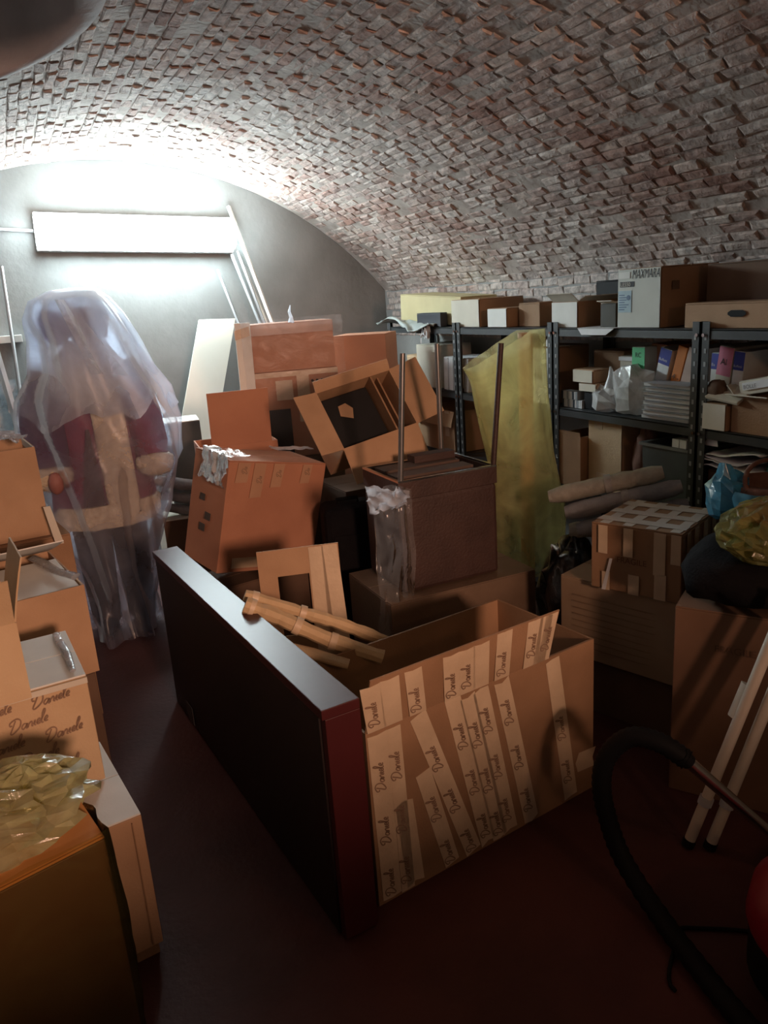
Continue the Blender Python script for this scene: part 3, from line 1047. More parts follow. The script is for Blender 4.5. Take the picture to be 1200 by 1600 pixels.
for u0, w_, v0 in ((.03, .03, .13), (.10, .04, .11), (.19, .04, .12), (.28, .04, .13)):
    strip(fr, [(u0, v0), (u0 + w_, v0), (u0 + w_, .246), (u0, .246)], sb, TAPE, lift=.006)
fr = face(W, D, H, 'T')
DUST = mat('dusty_tape', (.60, .54, .47), .6, (.5, .45, .4), 9)
for k in range(4):
    strip(fr, [(.03 + .085 * k, .005), (.065 + .085 * k, .005), (.065 + .085 * k, .345), (.03 + .085 * k, .345)], sb, DUST)
for k in range(3):
    strip(fr, [(.004, .04 + .11 * k), (.326, .04 + .11 * k), (.326, .09 + .11 * k), (.004, .09 + .11 * k)], sb, DUST, lift=.002)
fb = carton('flat_carton', 'wide flat brown carton with faded print under the strapped carton', (2.045, 2.085, .235), -72, (.50, .34, .326), m=mat('kraft_faded', (.42, .30, .19), .8, (.35, .24, .15), 5))
b = MB()
o, u, v, n_ = face(.50, .34, .326, 'F')
for k in range(9):
    b.slab([o + u * .06 + v * (.05 + .026 * k) + n_ * .0062, o + u * (.28 + .14 * random.random()) + v * (.05 + .026 * k) + n_ * .0062, o + u * .4 + v * (.055 + .026 * k) + n_ * .0062, o + u * .06 + v * (.055 + .026 * k) + n_ * .0062], .0006, nrm=n_)
b.build('faded_print', mat('faded_brown_print', (.33, .22, .13), .8), fb)['kind'] = 'stuff'
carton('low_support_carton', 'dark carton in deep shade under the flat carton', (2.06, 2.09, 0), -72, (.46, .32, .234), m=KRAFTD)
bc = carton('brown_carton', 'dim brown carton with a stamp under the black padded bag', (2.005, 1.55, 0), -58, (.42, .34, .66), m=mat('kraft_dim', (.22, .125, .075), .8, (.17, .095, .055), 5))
o, u, v, n_ = face(.42, .34, .66, 'F')
b = MB()
write_block(b, 'FRAGILE', o + u * .12 + v * .53, u, v, n_, .032, lift=.0068)
b.build('print', mat('dim_stamp', (.12, .065, .04), .8), bc)['kind'] = 'stuff'
b = MB().blob((2.0, 1.55, .765), (.24, .21, .115), 26, 16, .16, 2.2, 6, zmin=.663)
solo(b, 'padded_bag', BLACKF, 'slumped black padded bag on the dim brown carton', 'bag', (2.0, 1.55, .663))
yb = thing('yellow_bag', 'yellow clear bag of red and green cloth on the black padded bag', 'bag', (1.955, 1.42, .85))
MB().blob((0, 0, .075), (.20, .15, .085), 40, 24, .22, 3, 2, ridge=True, smooth=False).build('film', film('yellow_cloth_film', (.42, .40, .14), .45, .4, (.8, .78, .4), gl=.22), yb)
MB().blob((.02, .02, .12), (.15, .10, .028), 22, 12, .2, 3, 4).build('red_cloth', mat('red_cloth', (.42, .045, .04), .8), yb)
MB().blob((.0, .0, .055), (.165, .12, .05), 22, 12, .15, 3, 9).build('green_cloth', mat('olive_cloth', (.10, .10, .035), .8), yb)
# basket in blue film
carton('hidden_carton', 'brown carton behind the black bag carrying the blue film basket', (2.27, 1.70, 0), -58, (.24, .22, .84), m=KRAFTD)
bs = thing('basket', 'round brown basket wrapped in bright blue film', 'basket', (2.25, 1.69, .848))
MB().rings([(0, 0, 0, .10, .10), (0, 0, .04, .125, .125), (0, 0, .09, .14, .14), (0, 0, .12, .145, .145), (0, 0, .125, .12, .12), (0, 0, .06, .11, .11)], 28, wob=.015, nf=14).build('bowl', mat('brown_wicker', (.22, .11, .075), .7, (.15, .07, .05), 30, .5, 50), bs)
MB().tube([(.14 * math.cos(R(a)), .14 * math.sin(R(a)) * .4, .11 + .075 * math.sin(R(a))) for a in range(0, 181, 15)], .008, 8).build('handle', mat('brown_wicker', (.22, .11, .075)), bs)
MB().rings([(0, 0, .001, .13, .13), (0, 0, .04, .16, .155), (0, 0, .085, .175, .165), (0, 0, .11, .165, .16)], 40, wob=.06, nf=6, cap1=False).build('blue_film', BLUEF, bs)
MB().blob((-.13, .09, .085), (.055, .075, .085), 11, 9, .5, 2.0, 3, smooth=False).build('film_tuft', BLUEF, bs)

# ================================================================ white rods and vacuum cleaner
for k, (a, c_) in enumerate((((1.585, 1.40, .012), (1.813, 1.296, .80)), ((1.63, 1.36, .012), (1.854, 1.26, .80)))):
    a, c_ = Vector(a), Vector(c_)
    rt = thing('white_rod', 'cream white rod leaning at right behind the chrome tube, %s of two' % ('left' if k == 0 else 'right'), 'rod', a)
    MB().tube([a, c_], .016, 12).build('shaft', WHITEP, rt, a)
    MB().tube([a.lerp(c_, -.008), a.lerp(c_, .02)], .0185, 12).build('end_cap', BLACK, rt, a)
    q = a.lerp(c_, .17)
    MB().tube([q, a.lerp(c_, .20)], .021, 10).build('tape_band', FILMM, rt, a)
b = MB().tube([(1.70, 1.36, .42), (1.735, 1.345, .52)], [.022, .026], 8, flat=.5)
solo(b, 'plastic_clip', WHITEP, 'small cream plastic clip beside the two white rods', 'clip', (1.70, 1.36, .42))

vc = thing('vacuum_cleaner', 'red and black drum vacuum cleaner at the lower right edge', 'vacuum cleaner', (1.465, .86, 0))
MB().rings([(0, 0, .05, .165, .165), (0, 0, .07, .185, .185), (0, 0, .17, .185, .185), (0, 0, .19, .17, .17)], 32).build('drum', BLACK, vc)
MB().rings([(0, 0, .19, .19, .19), (0, 0, .21, .195, .195), (0, 0, .28, .185, .185), (0, 0, .33, .13, .13), (0, 0, .345, .08, .08)], 32).build('lid', mat('red_plastic', (.30, .012, .025), .35), vc)
MB().tube([(-.10, 0, .32), (-.07, 0, .38), (.07, 0, .38), (.10, 0, .32)], .014, 10).build('handle', BLACK, vc)
for a in (20, 110, 200, 290):
    MB().tube([(.155 * math.cos(R(a)), .155 * math.sin(R(a)) - .012, .028), (.155 * math.cos(R(a)), .155 * math.sin(R(a)) + .012, .028)], .028, 14).build('wheel', BLACK, vc)
hp = [Vector(q) for q in ((1.418, 1.268, .432), (1.383, 1.332, .463), (1.345, 1.398, .456), (1.309, 1.445, .386), (1.297, 1.456, .292), (1.298, 1.429, .193), (1.296, 1.362, .103), (1.290, 1.227, .036), (1.252, 1.043, .028), (1.225, .88, .028), (1.215, .74, .03), (1.25, .62, .07), (1.34, .64, .11), (1.40, .70, .12))]
Q = []
for i in range(len(hp) - 1):
    p0, p1, p2, p3 = hp[max(i - 1, 0)], hp[i], hp[i + 1], hp[min(i + 2, len(hp) - 1)]
    for k in range(10):
        t_ = k / 10
        Q.append(.5 * (2 * p1 + (p2 - p0) * t_ + (2 * p0 - 5 * p1 + 4 * p2 - p3) * t_ * t_ + (-p0 + 3 * p1 - 3 * p2 + p3) * t_ ** 3))
MB().tube(Q, [.025 if i % 2 else .0285 for i in range(len(Q))], 12).build('hose', BLACK, vc, vc.location)
a, c_ = Vector((1.412, 1.271, .438)), Vector((1.740, 1.113, .06))
MB().tube([a, c_], .0165, 16).build('tube', mat('wand_chrome', (.85, .78, .66), .25, (.75, .68, .56), 4, metal=1), vc, vc.location)
MB().tube([a.lerp(c_, -.03), a.lerp(c_, .03)], .021, 14).build('coupling', BLACK, vc, vc.location)
MB().box(Vector((1.77, 1.10, .03)), (.12, .27, .055)).build('nozzle', BLACK, vc, vc.location, bevel=.012)
b = MB().tube([(1.33 + .13 * math.cos(R(a_)) - .05 * math.sin(R(a_) * 2), 1.10 + .085 * math.sin(R(a_)), .006) for a_ in range(-40, 221, 12)], .005, 8)
solo(b, 'power_cord', BLACK, 'thin black cord lying on the floor beside the vacuum cleaner', 'cord', (1.33, 1.10, 0))

# ================================================================ left piles
W, D, H = .40, .42, .40
wb = carton('white_top_carton', 'carton with a white top standing on short feet at left', (-.117, 1.985, .04), 7.2, (W, D, H), m=KRAFT, fm=WHITEC)
for x in (-.16, .16):
    for y in (-.17, .17):
        MB().box((x, y, -.02), (.06, .05, .04)).build('foot', KRAFT2, wb)
strip(face(W, D, H, 'F'), [(.372, .01), (.375, .01), (.375, .385), (.372, .385)], wb, KRAFT2, 'seam', lift=.006)
W, D, H = .45, .345, .314
sbx = carton('printed_carton', 'carton printed all over with brown script, white top flap, at left', (-.19, 2.154, .446), 4.1, (W, D, H), m=KRAFT3, fm=WHITEC)
fr = face(W, D, H, 'F')
b = MB()
random.seed(11)
for r_ in range(6):
    x = -.02 + .055 * (r_ % 2)
    while x < W - .08:
        if x > .0 and random.random() < .9:
            write_script(b, 'Daniele' if x < W - .115 else 'Dani', fr[0] + fr[1] * x + fr[2] * (.012 + .05 * r_), (fr[1] + fr[2] * .09).normalized(), fr[2], fr[3], .033, .0034, .0066)
        x += random.uniform(.125, .15)
b.build('print', INK, sbx)['kind'] = 'stuff'
strip(fr, [(.0, .292), (W, .292), (W, .308), (.0, .308)], sbx, PALE, 'top_tape', lift=.006)
b = MB()
b.tube([(-.005, 2.32, .765), (.0, 2.24, .768), (.012, 2.14, .770), (.018, 2.02, .768)], [.01, .012, .011, .008], 8, flat=.5)
solo(b, 'tape_curl', film('curl_film', (.7, .72, .75), .5, .3, gl=.4), 'shiny curl of clear tape along right edge of the script printed carton', 'tape', (0, 2.2, .762))
cf = carton('flapped_carton', 'pale open carton with curved flap on the script printed carton, left edge', (-.315, 2.02, .762), 6, (.44, .22, .20), m=KRAFT3, top='open', flaps=[('R', 78, .16), ('F', 70, .13), ('B', 85, .1)], fm=KRAFT3)
b = MB()
b.slab([(-.14, 1.995, .765), (-.13, 2.03, .765), (-.132, 2.03, .96), (-.142, 1.995, .96)], .004)  # black strip painted in for the shade of a gap
solo(b, 'gap_shade_strip', BLACK, 'dark strip for the shaded gap beside the pale curved flap at left', 'dark strip', (-.135, 2.0, .765))
W, D, H = .45, .50, .31
bb = carton('white_flap_carton', 'brown carton with a sagging white lid and crumpled clear tape at left', (-.158, 2.789, .502), 9.3, (W, D, H), m=KRAFT, top='open', flaps=[('B', 163, .34)], fm=WHITEC)
MB().slab([(-.22, -.235, H + .002), (.215, -.235, H - .012), (.215, .10, H + .002), (-.22, .10, H + .008)], .005, nrm=(0, 0, 1)).build('lid_flap', WHITEC, bb)
b = MB().tube([(-.035, 2.96, .828), (.0, 2.84, .832), (.035, 2.72, .835), (.085, 2.62, .832)], [.014, .02, .018, .016], 10, flat=.5)
for q in b.v:
    q += Vector((.006, .006, .006)) * noise.noise(q * 60)
solo(b, 'crumpled_tape', film('crumple_film', (.75, .77, .8), .45, .3, gl=.5), 'crumpled shiny clear tape across the sagging white lid', 'tape', (0, 2.8, .815))
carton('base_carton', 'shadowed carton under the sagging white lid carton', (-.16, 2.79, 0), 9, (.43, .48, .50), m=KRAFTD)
carton('brown_carton', 'brown carton behind the sagging white lid carton', (-.11, 3.42, 0), 8, (.40, .40, .82), m=KRAFT2)
ba = carton('upper_carton', 'orange-brown carton with white front flap near the ladder foot', (-.19, 3.42, .822), 6, (.44, .34, .36), m=KRAFT, top='open', flaps=[('R', -84, .1)], fm=WHITEC)
b = MB().crumple((-.10, 3.40, 1.205), (.10, .09, .03), 5, 14, .4)
solo(b, 'film_scrap', FILMM, 'white plastic film bunched on the carton near the ladder foot', 'film', (-.10, 3.42, 1.18))
b = MB().slab([(.055, 3.19, .80), (.085, 3.19, .80), (.06, 3.20, .955), (.035, 3.20, .955)], .004)
solo(b, 'card_strip', PALE, 'small pale card strip upright beside the ladder foot', 'card', (.06, 3.19, .80))
# bag-wrapped carton in the foreground
W, D, H = .40, .24, .60
W2 = W
fg = carton('bagged_carton', 'brown carton inside a clear yellow bag at the lower left corner', (-.212, 1.585, 0), 16, (W, D, H), m=mat('shaded_card', (.10, .05, .028), .6, (.08, .04, .022), 4), flaps=[('F', 168, .20)], fm=mat('lit_flap_card', (.52, .25, .09), .6, (.45, .2, .07), 4))  # shaded body and lit top flap are put into the two card colours
b = MB()


def fbag(u, v):
    g = 2 * math.pi * u
    z = .002 + .62 * v
    s = max(abs(math.cos(g)), abs(math.sin(g)))
    fold = 1.035 + .03 * math.sin(9 * g + 4 * v) + .045 * abs(noise.noise((math.cos(g) * 3, math.sin(g) * 3, v * 5)))
    return (math.cos(g) / s * W2 / 2 * fold, math.sin(g) / s * D / 2 * (fold + .05), z)


b.grid(fbag, 56, 20)
b.build('bag_film', film('yellow_thin_film', (.50, .46, .16), .07, .4, (.88, .80, .55), gl=.25), fg)
b = MB().blob((.02, .045, .655), (.175, .12, .062), 34, 20, .5, 3.2, 3, ridge=True, smooth=False)
b.blob((.11, .05, .67), (.07, .06, .05), 20, 12, .6, 3, 8, ridge=True, smooth=False)
b.build('bag_top', film('yellow_crumple', (.84, .84, .50), .55, .55, (.92, .90, .62), gl=.3), fg)

# ladder, pole and sheet at the left
ld = thing('ladder', 'narrow aluminium ladder standing upright at the left edge', 'ladder', (.06, 4.75, 0))
for y in (-.19, .19):
    MB().tube([(.03, y, 0), (-.03, y, .8), (-.10, y, 1.62)], .018, 4, smooth=False).build('rail', ALU, ld)
for k in range(6):
    z = .2 + .25 * k
    MB().tube([(.018 - .078 * z, -.19, z), (.018 - .078 * z, .19, z)], .012, 8).build('rung', ALU, ld)
b = MB().tube([(.0, 5.05, .0), (.09, 5.62, 2.0)], .011, 8)
solo(b, 'pole', ALU, 'thin pale pole leaning on the end wall at left', 'pole', (0, 5.05, 0))
b = MB().box((-.06, 5.46, .66), (.20, .006, 1.30), (-8, 0, 0))
solo(b, 'acrylic_sheet', film('acrylic', (.55, .66, .72), .4, .4, (.8, .9, .95), gl=.3), 'bluish clear sheet leaning on the end wall behind the ladder', 'sheet', (-.06, 5.46, 0))

# ================================================================ draped mannequin
MY = 4.25
man = thing('mannequin', 'mannequin in maroon coat with cream fur trim under the plastic sheet', 'mannequin', (.36, MY, 0))
me = bpy.data.meshes.new('body')
J = [(0, 0, .95, .14), (0, 0, 1.15, .125), (0, 0, 1.36, .15), (.02, 0, 1.47, .06), (.04, -.01, 1.56, .075), (.045, -.015, 1.66, .085), (.045, -.01, 1.73, .05),
     (-.17, 0, 1.40, .07), (-.235, -.03, 1.16, .055), (-.255, -.12, .92, .042), (-.255, -.16, .86, .04),
     (.19, 0, 1.38, .07), (.26, -.03, 1.15, .055), (.27, -.10, .92, .042), (.27, -.14, .85, .04),
     (-.09, 0, .86, .10), (-.10, -.01, .48, .07), (-.10, .01, .09, .045), (-.11, -.13, .045, .04),
     (.09, 0, .86, .10), (.085, -.01, .48, .07), (.085, .01, .09, .045), (.09, -.13, .045, .04)]
E_ = [(0, 1), (1, 2), (2, 3), (3, 4), (4, 5), (5, 6), (2, 7), (7, 8), (8, 9), (9, 10), (2, 11), (11, 12), (12, 13), (13, 14), (0, 15), (15, 16), (16, 17), (17, 18), (0, 19), (19, 20), (20, 21), (21, 22)]
me.from_pydata([j[:3] for j in J], E_, [])
bo = bpy.data.objects.new('body', me)
C.objects.link(bo)
bo.parent = man
me.materials.append(mat('mannequin_skin', (.45, .26, .21), .5))
mod = bo.modifiers.new('skin', 'SKIN')
for i, j in enumerate(J):
    me.skin_vertices[0].data[i].radius = (j[3], j[3])
    me.skin_vertices[0].data[i].use_root = i == 0
bo.modifiers.new('sub', 'SUBSURF').levels = 2
bo.modifiers['sub'].render_levels = 2
for p_ in me.polygons:
    p_.use_smooth = True
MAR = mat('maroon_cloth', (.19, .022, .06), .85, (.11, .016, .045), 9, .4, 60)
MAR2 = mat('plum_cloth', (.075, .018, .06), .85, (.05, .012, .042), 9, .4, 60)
FUR = mat('cream_fur', (.66, .55, .40), .95, (.52, .42, .30), 30, 1, 70)
DTR = mat('dark_trousers', (.022, .018, .022), .9)
b = MB().rings([(0, 0, .66, .27, .17), (0, 0, .85, .25, .17), (0, 0, 1.05, .215, .16), (0, 0, 1.25, .215, .165), (0, 0, 1.40, .19, .14), (.01, 0, 1.48, .09, .09)], 32, wob=.035, nf=8)
b.build('coat', MAR, man)
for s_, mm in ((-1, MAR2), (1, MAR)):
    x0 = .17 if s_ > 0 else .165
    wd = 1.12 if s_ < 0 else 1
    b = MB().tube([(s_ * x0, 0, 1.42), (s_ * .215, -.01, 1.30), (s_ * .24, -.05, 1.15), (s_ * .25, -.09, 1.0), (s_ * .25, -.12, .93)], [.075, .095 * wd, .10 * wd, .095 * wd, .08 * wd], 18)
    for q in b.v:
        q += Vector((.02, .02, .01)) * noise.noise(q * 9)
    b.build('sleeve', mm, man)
    bb_ = MB().blob((s_ * .256, -.135, .90), (.10 * wd, .095, .07), 22, 14, .2, 4, 5 + s_)
    bb_.build('cuff', FUR, man)


def front(u, v):
    z = .66 + .76 * v
    return (-.01 + .16 * (u) - .02 * v, -.178 - .012 * math.sin(math.pi * u) + .0 * v - .008 * noise.noise((u * 9, v * 20, 1)) + (.03 if v > .85 else 0), z)


MB().grid(front, 8, 30).build('front_band', FUR, man, solid=.02)
MB().rings([(0, -.005, .60, .25, .19), (0, -.005, .635, .285, .205), (0, -.005, .69, .285, .205), (0, -.005, .72, .26, .19)], 36, wob=.04, nf=9).build('hem_band', FUR, man)
MB().slab([(-.13, -.19, .73), (-.02, -.205, .73), (-.045, -.195, 1.12), (-.06, -.19, 1.12)], .006, nrm=(0, -1, 0)).build('lining', mat('dark_lining', (.055, .02, .025), .8), man)
MB().rings([(.0, -.03, 1.22, .13, .15), (-.01, -.04, 1.30, .21, .185), (.0, -.03, 1.40, .22, .18), (.02, -.02, 1.49, .13, .13), (.03, -.02, 1.545, .09, .10)], 32, wob=.03, nf=7).build('fur_cape', mat('white_fur', (.74, .72, .68), .95, (.62, .60, .56), 30, 1, 70), man)
MB().blob((-.10, -.02, 1.635), (.075, .085, .105), 20, 14, .12, 2, 4).build('cap', mat('violet_cap', (.09, .065, .34), .8), man)
MB().rings([(.05, -.005, 1.55, .085, .09), (.05, .0, 1.66, .105, .11), (.05, .0, 1.73, .075, .085), (.05, .0, 1.755, .02, .02)], 24, wob=.03).build('hood', mat('rust_hood', (.33, .19, .16), .85), man)
for x in (-.10, .09):
    MB().rings([(x, -.02, .06, .075, .10), (x, 0, .30, .085, .09), (x, 0, .62, .10, .11)], 18, wob=.03).build('trouser_leg', DTR, man)
    MB().blob((x, -.07, .045), (.055, .14, .05), 16, 10, .05, 2, 1, zmin=.001).build('boot', BLACK, man)
MB().blob((-.24, -.245, .885), (.035, .03, .055), 14, 10, .1).build('hand', mat('rose_glove', (.34, .14, .12), .6), man)

pl = thing('plastic_sheet', 'clear plastic sheet draped over the coat mannequin', 'plastic sheet', (.36, MY, 0))
LV = [(.02, .0, 1.792, .03, .03, 0), (.0, .0, 1.782, .11, .08, .02), (-.02, -.01, 1.74, .175, .13, .03), (-.01, -.01, 1.66, .215, .155, .04), (.02, -.01, 1.55, .24, .185, .05), (.03, -.02, 1.42, .28, .215, .05),
      (.025, -.03, 1.28, .365, .24, .05), (.025, -.04, 1.10, .40, .265, .06), (.025, -.05, .92, .395, .285, .07), (.0, -.05, .76, .335, .26, .08), (-.02, -.05, .60, .285, .25, .09), (-.03, -.06, .40, .24, .24, .11), (-.03, -.08, .2, .20, .23, .13), (-.03, -.09, .02, .19, .24, .15)]
LV2 = []
for i in range(len(LV) - 1):
    for k in range(3):
        LV2.append(tuple(a + (c_ - a) * k / 3 for a, c_ in zip(LV[i], LV[i + 1])))
LV2.append(LV[-1])
UP = [(q[0] + .004, q[1] - .006, q[2] + .008, q[3] * 1.03 + .006, q[4] * 1.03 + .006, q[5]) for q in LV2 if q[2] > 1.27]
b = MB().rings(UP, 90, nf=6, seed=2, cap1=False)
for i_, q in enumerate(b.v):
    if q.z < 1.5:
        g_ = math.atan2(q.y, q.x)
        q.z -= (1.5 - q.z) * (.5 + .9 * noise.noise((math.cos(g_) * 2.2, math.sin(g_) * 2.2, 3)))
b.build('doubled_layer', HOODF, pl)
MB().rings(LV2, 90, nf=6, seed=2, cap1=False).build('sheet', FILMW, pl)


def fold(u, v):
    """loose corner of the sheet folded down over the chest"""
    x = -.095 + .17 * u * (.35 + .65 * v) + .10 * v
    z = 1.745 - .35 * v - .03 * u * v + .10 * u * (1 - v) * 0
    y = -.165 - .095 * v - .02 * math.sin(u * 5 + v * 2)
    return (x, y, z)


MB().grid(fold, 12, 14).build('folded_corner', FILMM, pl)


# ================================================================ shelving
def shelf_unit(y0, y1, label):
    rt = thing('shelving_unit', label, 'shelving', (2.42, y0, 0), group='grey metal shelving units along the right wall')
    Dp, Wd = .36, y1 - y0
    for x in (0, Dp):
        for y in (0, Wd):
            sx, sy = (1 if x == 0 else -1), (1 if y == 0 else -1)
            b = MB()
            b.box((x + sx * .0015, y + sy * .018, .74), (.003, .036, 1.48))
            b.box((x + sx * .018, y + sy * .0015, .74), (.036, .003, 1.48))
            po = b.build('post', STEEL, rt)
            if x == 0:
                h = MB()
                for k in range(27):
                    zz = .12 + .05 * k
                    h.box((-.0008, y + sy * .020, zz), (.0016, .010, .018))
                tag(h.build('slots', mat('slot_dark', (.30, .32, .33), .5), po), None, None, None, 'stuff')
                for zz in (1.43, 1.047, .66, .12):
                    h = MB()
                    h.tube([(-.001, y + sy * .011, zz), (-.007, y + sy * .011, zz)], .007, 8)
                    h.build('bolt', CHROME, po)
    for z in (.12, .68, 1.068, 1.452):
        b = MB()
        b.box((Dp / 2, Wd / 2, z - .003), (Dp - .008, Wd - .008, .006))
        b.box((.006, Wd / 2, z - .02), (.004, Wd - .01, .036))
        b.box((Dp - .006, Wd / 2, z - .02), (.004, Wd - .01, .036))
        b.build('shelf', STEEL, rt)
    return rt


shelf_unit(1.29, 2.185, 'grey metal shelving unit at the right edge of the photo')
shelf_unit(2.195, 3.09, 'grey metal shelving unit holding the tall printed box')
shelf_unit(3.10, 3.995, 'grey metal shelving unit partly hidden by the yellow bag')
shelf_unit(4.005, 4.90, 'grey metal shelving unit nearest the end wall')

# ---- top shelf
ZT, ZM, ZL = 1.4535, 1.0695, .6815
carton('flat_yellow_carton', 'wide yellowish flat carton on top shelf nearest the end wall', (2.63, 4.46, ZT + .021), -90, (.78, .26, .17), (0, 3), m=mat('yellowish_card', (.60, .53, .30), .75, (.52, .45, .25), 5))
shelf_carton('navy_pack', 'small dark navy pack before the yellowish flat carton', 4.20, 4.50, ZT, .085, .05, 2.435, m=mat('navy_pack', (.02, .022, .035), .6))
shelf_carton('white_front_carton', 'carton with whitish front and centre tape on top shelf above the yellow bag', 3.78, 4.08, ZT, .155, .30, 2.45, m=KRAFT2, front=PALE)
k = shelf_carton('small_white_carton', 'small white fronted carton on top shelf right of the centre-taped one', 3.50, 3.68, ZT, .10, .30, 2.44, m=KRAFT2, front=WHITEC)
shelf_carton('brown_deep_carton', 'brown carton behind the small white fronted carton', 3.30, 3.48, ZT, .12, .24, 2.50, m=KRAFT2)
woc = shelf_carton('open_white_carton', 'white fronted carton with raised torn flap on top shelf', 2.94, 3.13, ZT, .12, .24, 2.45, m=KRAFT2, front=WHITEC, top='open', flaps=[('F', 48, .06), ('R', 30, .05)], fm=PALE)
shelf_carton('black_case', 'long black case on top shelf behind the white carton with raised flap', 2.76, 3.10, ZT, .205, .10, 2.695, m=BLACK)
shelf_carton('dark_pot', 'small dark box with pale edge beside the tall printed box', 2.70, 2.80, ZT, .11, .14, 2.46, m=mat('dark_olive_card', (.06, .055, .04), .7), flaps=[('F', 20, .03)], fm=PALE)
b = MB().slab([(2.412, 2.90, 1.452), (2.412, 2.66, 1.452), (2.400, 2.70, 1.425), (2.400, 2.86, 1.425)], .0015)
b.slab([(2.412, 2.90, 1.4535), (2.412, 2.66, 1.4535), (2.54, 2.66, 1.4535), (2.54, 2.90, 1.4535)][::-1], .0015, nrm=(0, 0, 1))
solo(b, 'paper_sheet', PAPER, 'white paper sheet hanging over the top shelf edge', 'paper', (2.45, 2.78, 1.4535))
pr = shelf_carton('printed_box', 'tall pale box with black lettering and blue label on top shelf', 2.425, 2.672, ZT, .245, .32, 2.45, m=KRAFT2, front=mat('greyish_white_card', (.62, .64, .58), .7, (.55, .57, .52), 5))
W, D, H = .247, .32, .245
fr = face(W, D, H, 'F')
o, u, v, n_ = fr
b = MB()
write_block(b, 'MAXMARA', o + u * .085 + v * .203, u, v, n_, .052, .25, .0085, wscale=.62)
b.slab([o + u * .015 + v * .17 + n_ * .0078, o + u * .10 + v * .17 + n_ * .0078, o + u * .10 + v * .192 + n_ * .0078, o + u * .015 + v * .192 + n_ * .0078], .0006, nrm=n_)
b.build('lettering', BLACKINK, pr)['kind'] = 'stuff'
b = MB()
write_block(b, 'LE550', o + u * .018 + v * .1735, u, v, n_, .022, 0, .0092, wscale=1.1)
b.build('lettering', PALE, pr)['kind'] = 'stuff'
strip(fr, [(.008, .205), (.075, .205), (.075, .232), (.008, .232)], pr, WHITEC, 'paper_label', lift=.0078)
bl = strip(fr, [(.006, .065), (.085, .065), (.085, .155), (.006, .155)], pr, mat('pale_blue_label', (.42, .58, .66), .6), 'blue_label', lift=.0078)
b = MB()
for k_ in range(7):
    b.slab([o + u * .012 + v * (.075 + .010 * k_) + n_ * .0092, o + u * (.045 + .012 * (k_ % 3)) + v * (.075 + .010 * k_) + n_ * .0092, o + u * (.045 + .012 * (k_ % 3)) + v * (.079 + .010 * k_) + n_ * .0092, o + u * .012 + v * (.079 + .010 * k_) + n_ * .0092], .0005, nrm=n_)
b.tube([o + u * .068 + v * .126 + n_ * .0092, o + u * .068 + v * .126 + n_ * .0100], .011, 16)
b.build('label_print', mat('label_blue_ink', (.09, .16, .28), .6), bl)['kind'] = 'stuff'
strip(face(W, D, H, 'R'), [(.05, .15), (.09, .15), (.09, .185), (.05, .185)], pr, KRAFTD, 'handling_mark', lift=.006)
shelf_carton('tall_dark_carton', 'dark brown carton at the back of top shelf behind the hand-hole carton', 1.55, 2.36, ZT, .24, .16, 2.63, m=KRAFTD)
hb = shelf_carton('hand_hole_carton', 'low carton with black hand hole on top shelf at right edge', 1.80, 2.30, ZT, .095, .15, 2.45, m=KRAFT)
fr = face(.50, .15, .095, 'F')
o, u, v, n_ = fr
b = MB().slab([o + u * .21 + v * .05 + n_ * .0062, o + u * .225 + v * .042 + n_ * .0062, o + u * .275 + v * .042 + n_ * .0062, o + u * .29 + v * .05 + n_ * .0062, o + u * .29 + v * .058 + n_ * .0062, o + u * .275 + v * .066 + n_ * .0062, o + u * .225 + v * .066 + n_ * .0062, o + u * .21 + v * .058 + n_ * .0062], .001, nrm=n_)
b.build('hand_hole', BLACK, hb)


def gb(u, v):
    return (2.38 + .10 * v + .02 * math.sin(u * 6), 5.0 - .75 * u, 1.462 + .05 * math.sin(u * 7) * (1 - v) * .6 + .03 * noise.noise((u * 5, v * 4, 2)) + .02 - .03 * (1 - v) * (u > .6))


b = MB().grid(gb, 20, 8)
o = solo(b, 'grey_paper_bag', mat('grey_green_paper', (.42, .46, .44), .6, (.30, .34, .33), 9, .3, 30), 'curled grey paper bag on top shelf above the far red-brown carton', 'paper bag', (2.45, 4.6, 1.46), solid=.002)
b = MB().crumple((2.395, 4.32, 1.40), (.02, .045, .07), 3, 12, .5)
solo(b, 'paper_shreds', PAPER, 'white paper shreds hanging from top shelf near the grey paper bag', 'paper', (2.395, 4.32, 1.34))

# ---- middle shelf
shelf_carton('beige_carton', 'beige carton on middle shelf nearest the end wall', 4.28, 4.56, ZM, .27, .25, 2.45, m=PALE)
shelf_carton('beige_carton', 'smaller beige carton on middle shelf left of white folders', 4.56, 4.70, ZM, .20, .25, 2.45, m=KRAFT3)


def folder(name, label, y, z, h, t, X, dep, m, top=None, topcol=None, tilt=0, group=None, cat='folder', marks=None, topf=.2):
    rt = thing(name, label, cat, (X + dep / 2, y, z + t / 2 * math.sin(R(abs(tilt)))), -90, (0, tilt), group)
    MB().box((0, 0, h / 2), (t, dep, h)).build('case', m, rt, bevel=.002)
    f_ = face(t, dep, h, 'F')
    if topcol:
        strip(f_, [(.001, h * (1 - topf)), (t - .001, h * (1 - topf)), (t - .001, h - .002), (.001, h - .002)], rt, topcol, 'spine_label', lift=.0006)
    if marks:
        b = MB()
        txt, mm, sz, vv, uu = marks
        write_block(b, txt, f_[0] + f_[1] * uu + f_[2] * vv, f_[1], f_[2], f_[3], sz, lift=.003)
        b.build('lettering', mm, rt)['kind'] = 'stuff'
    return rt


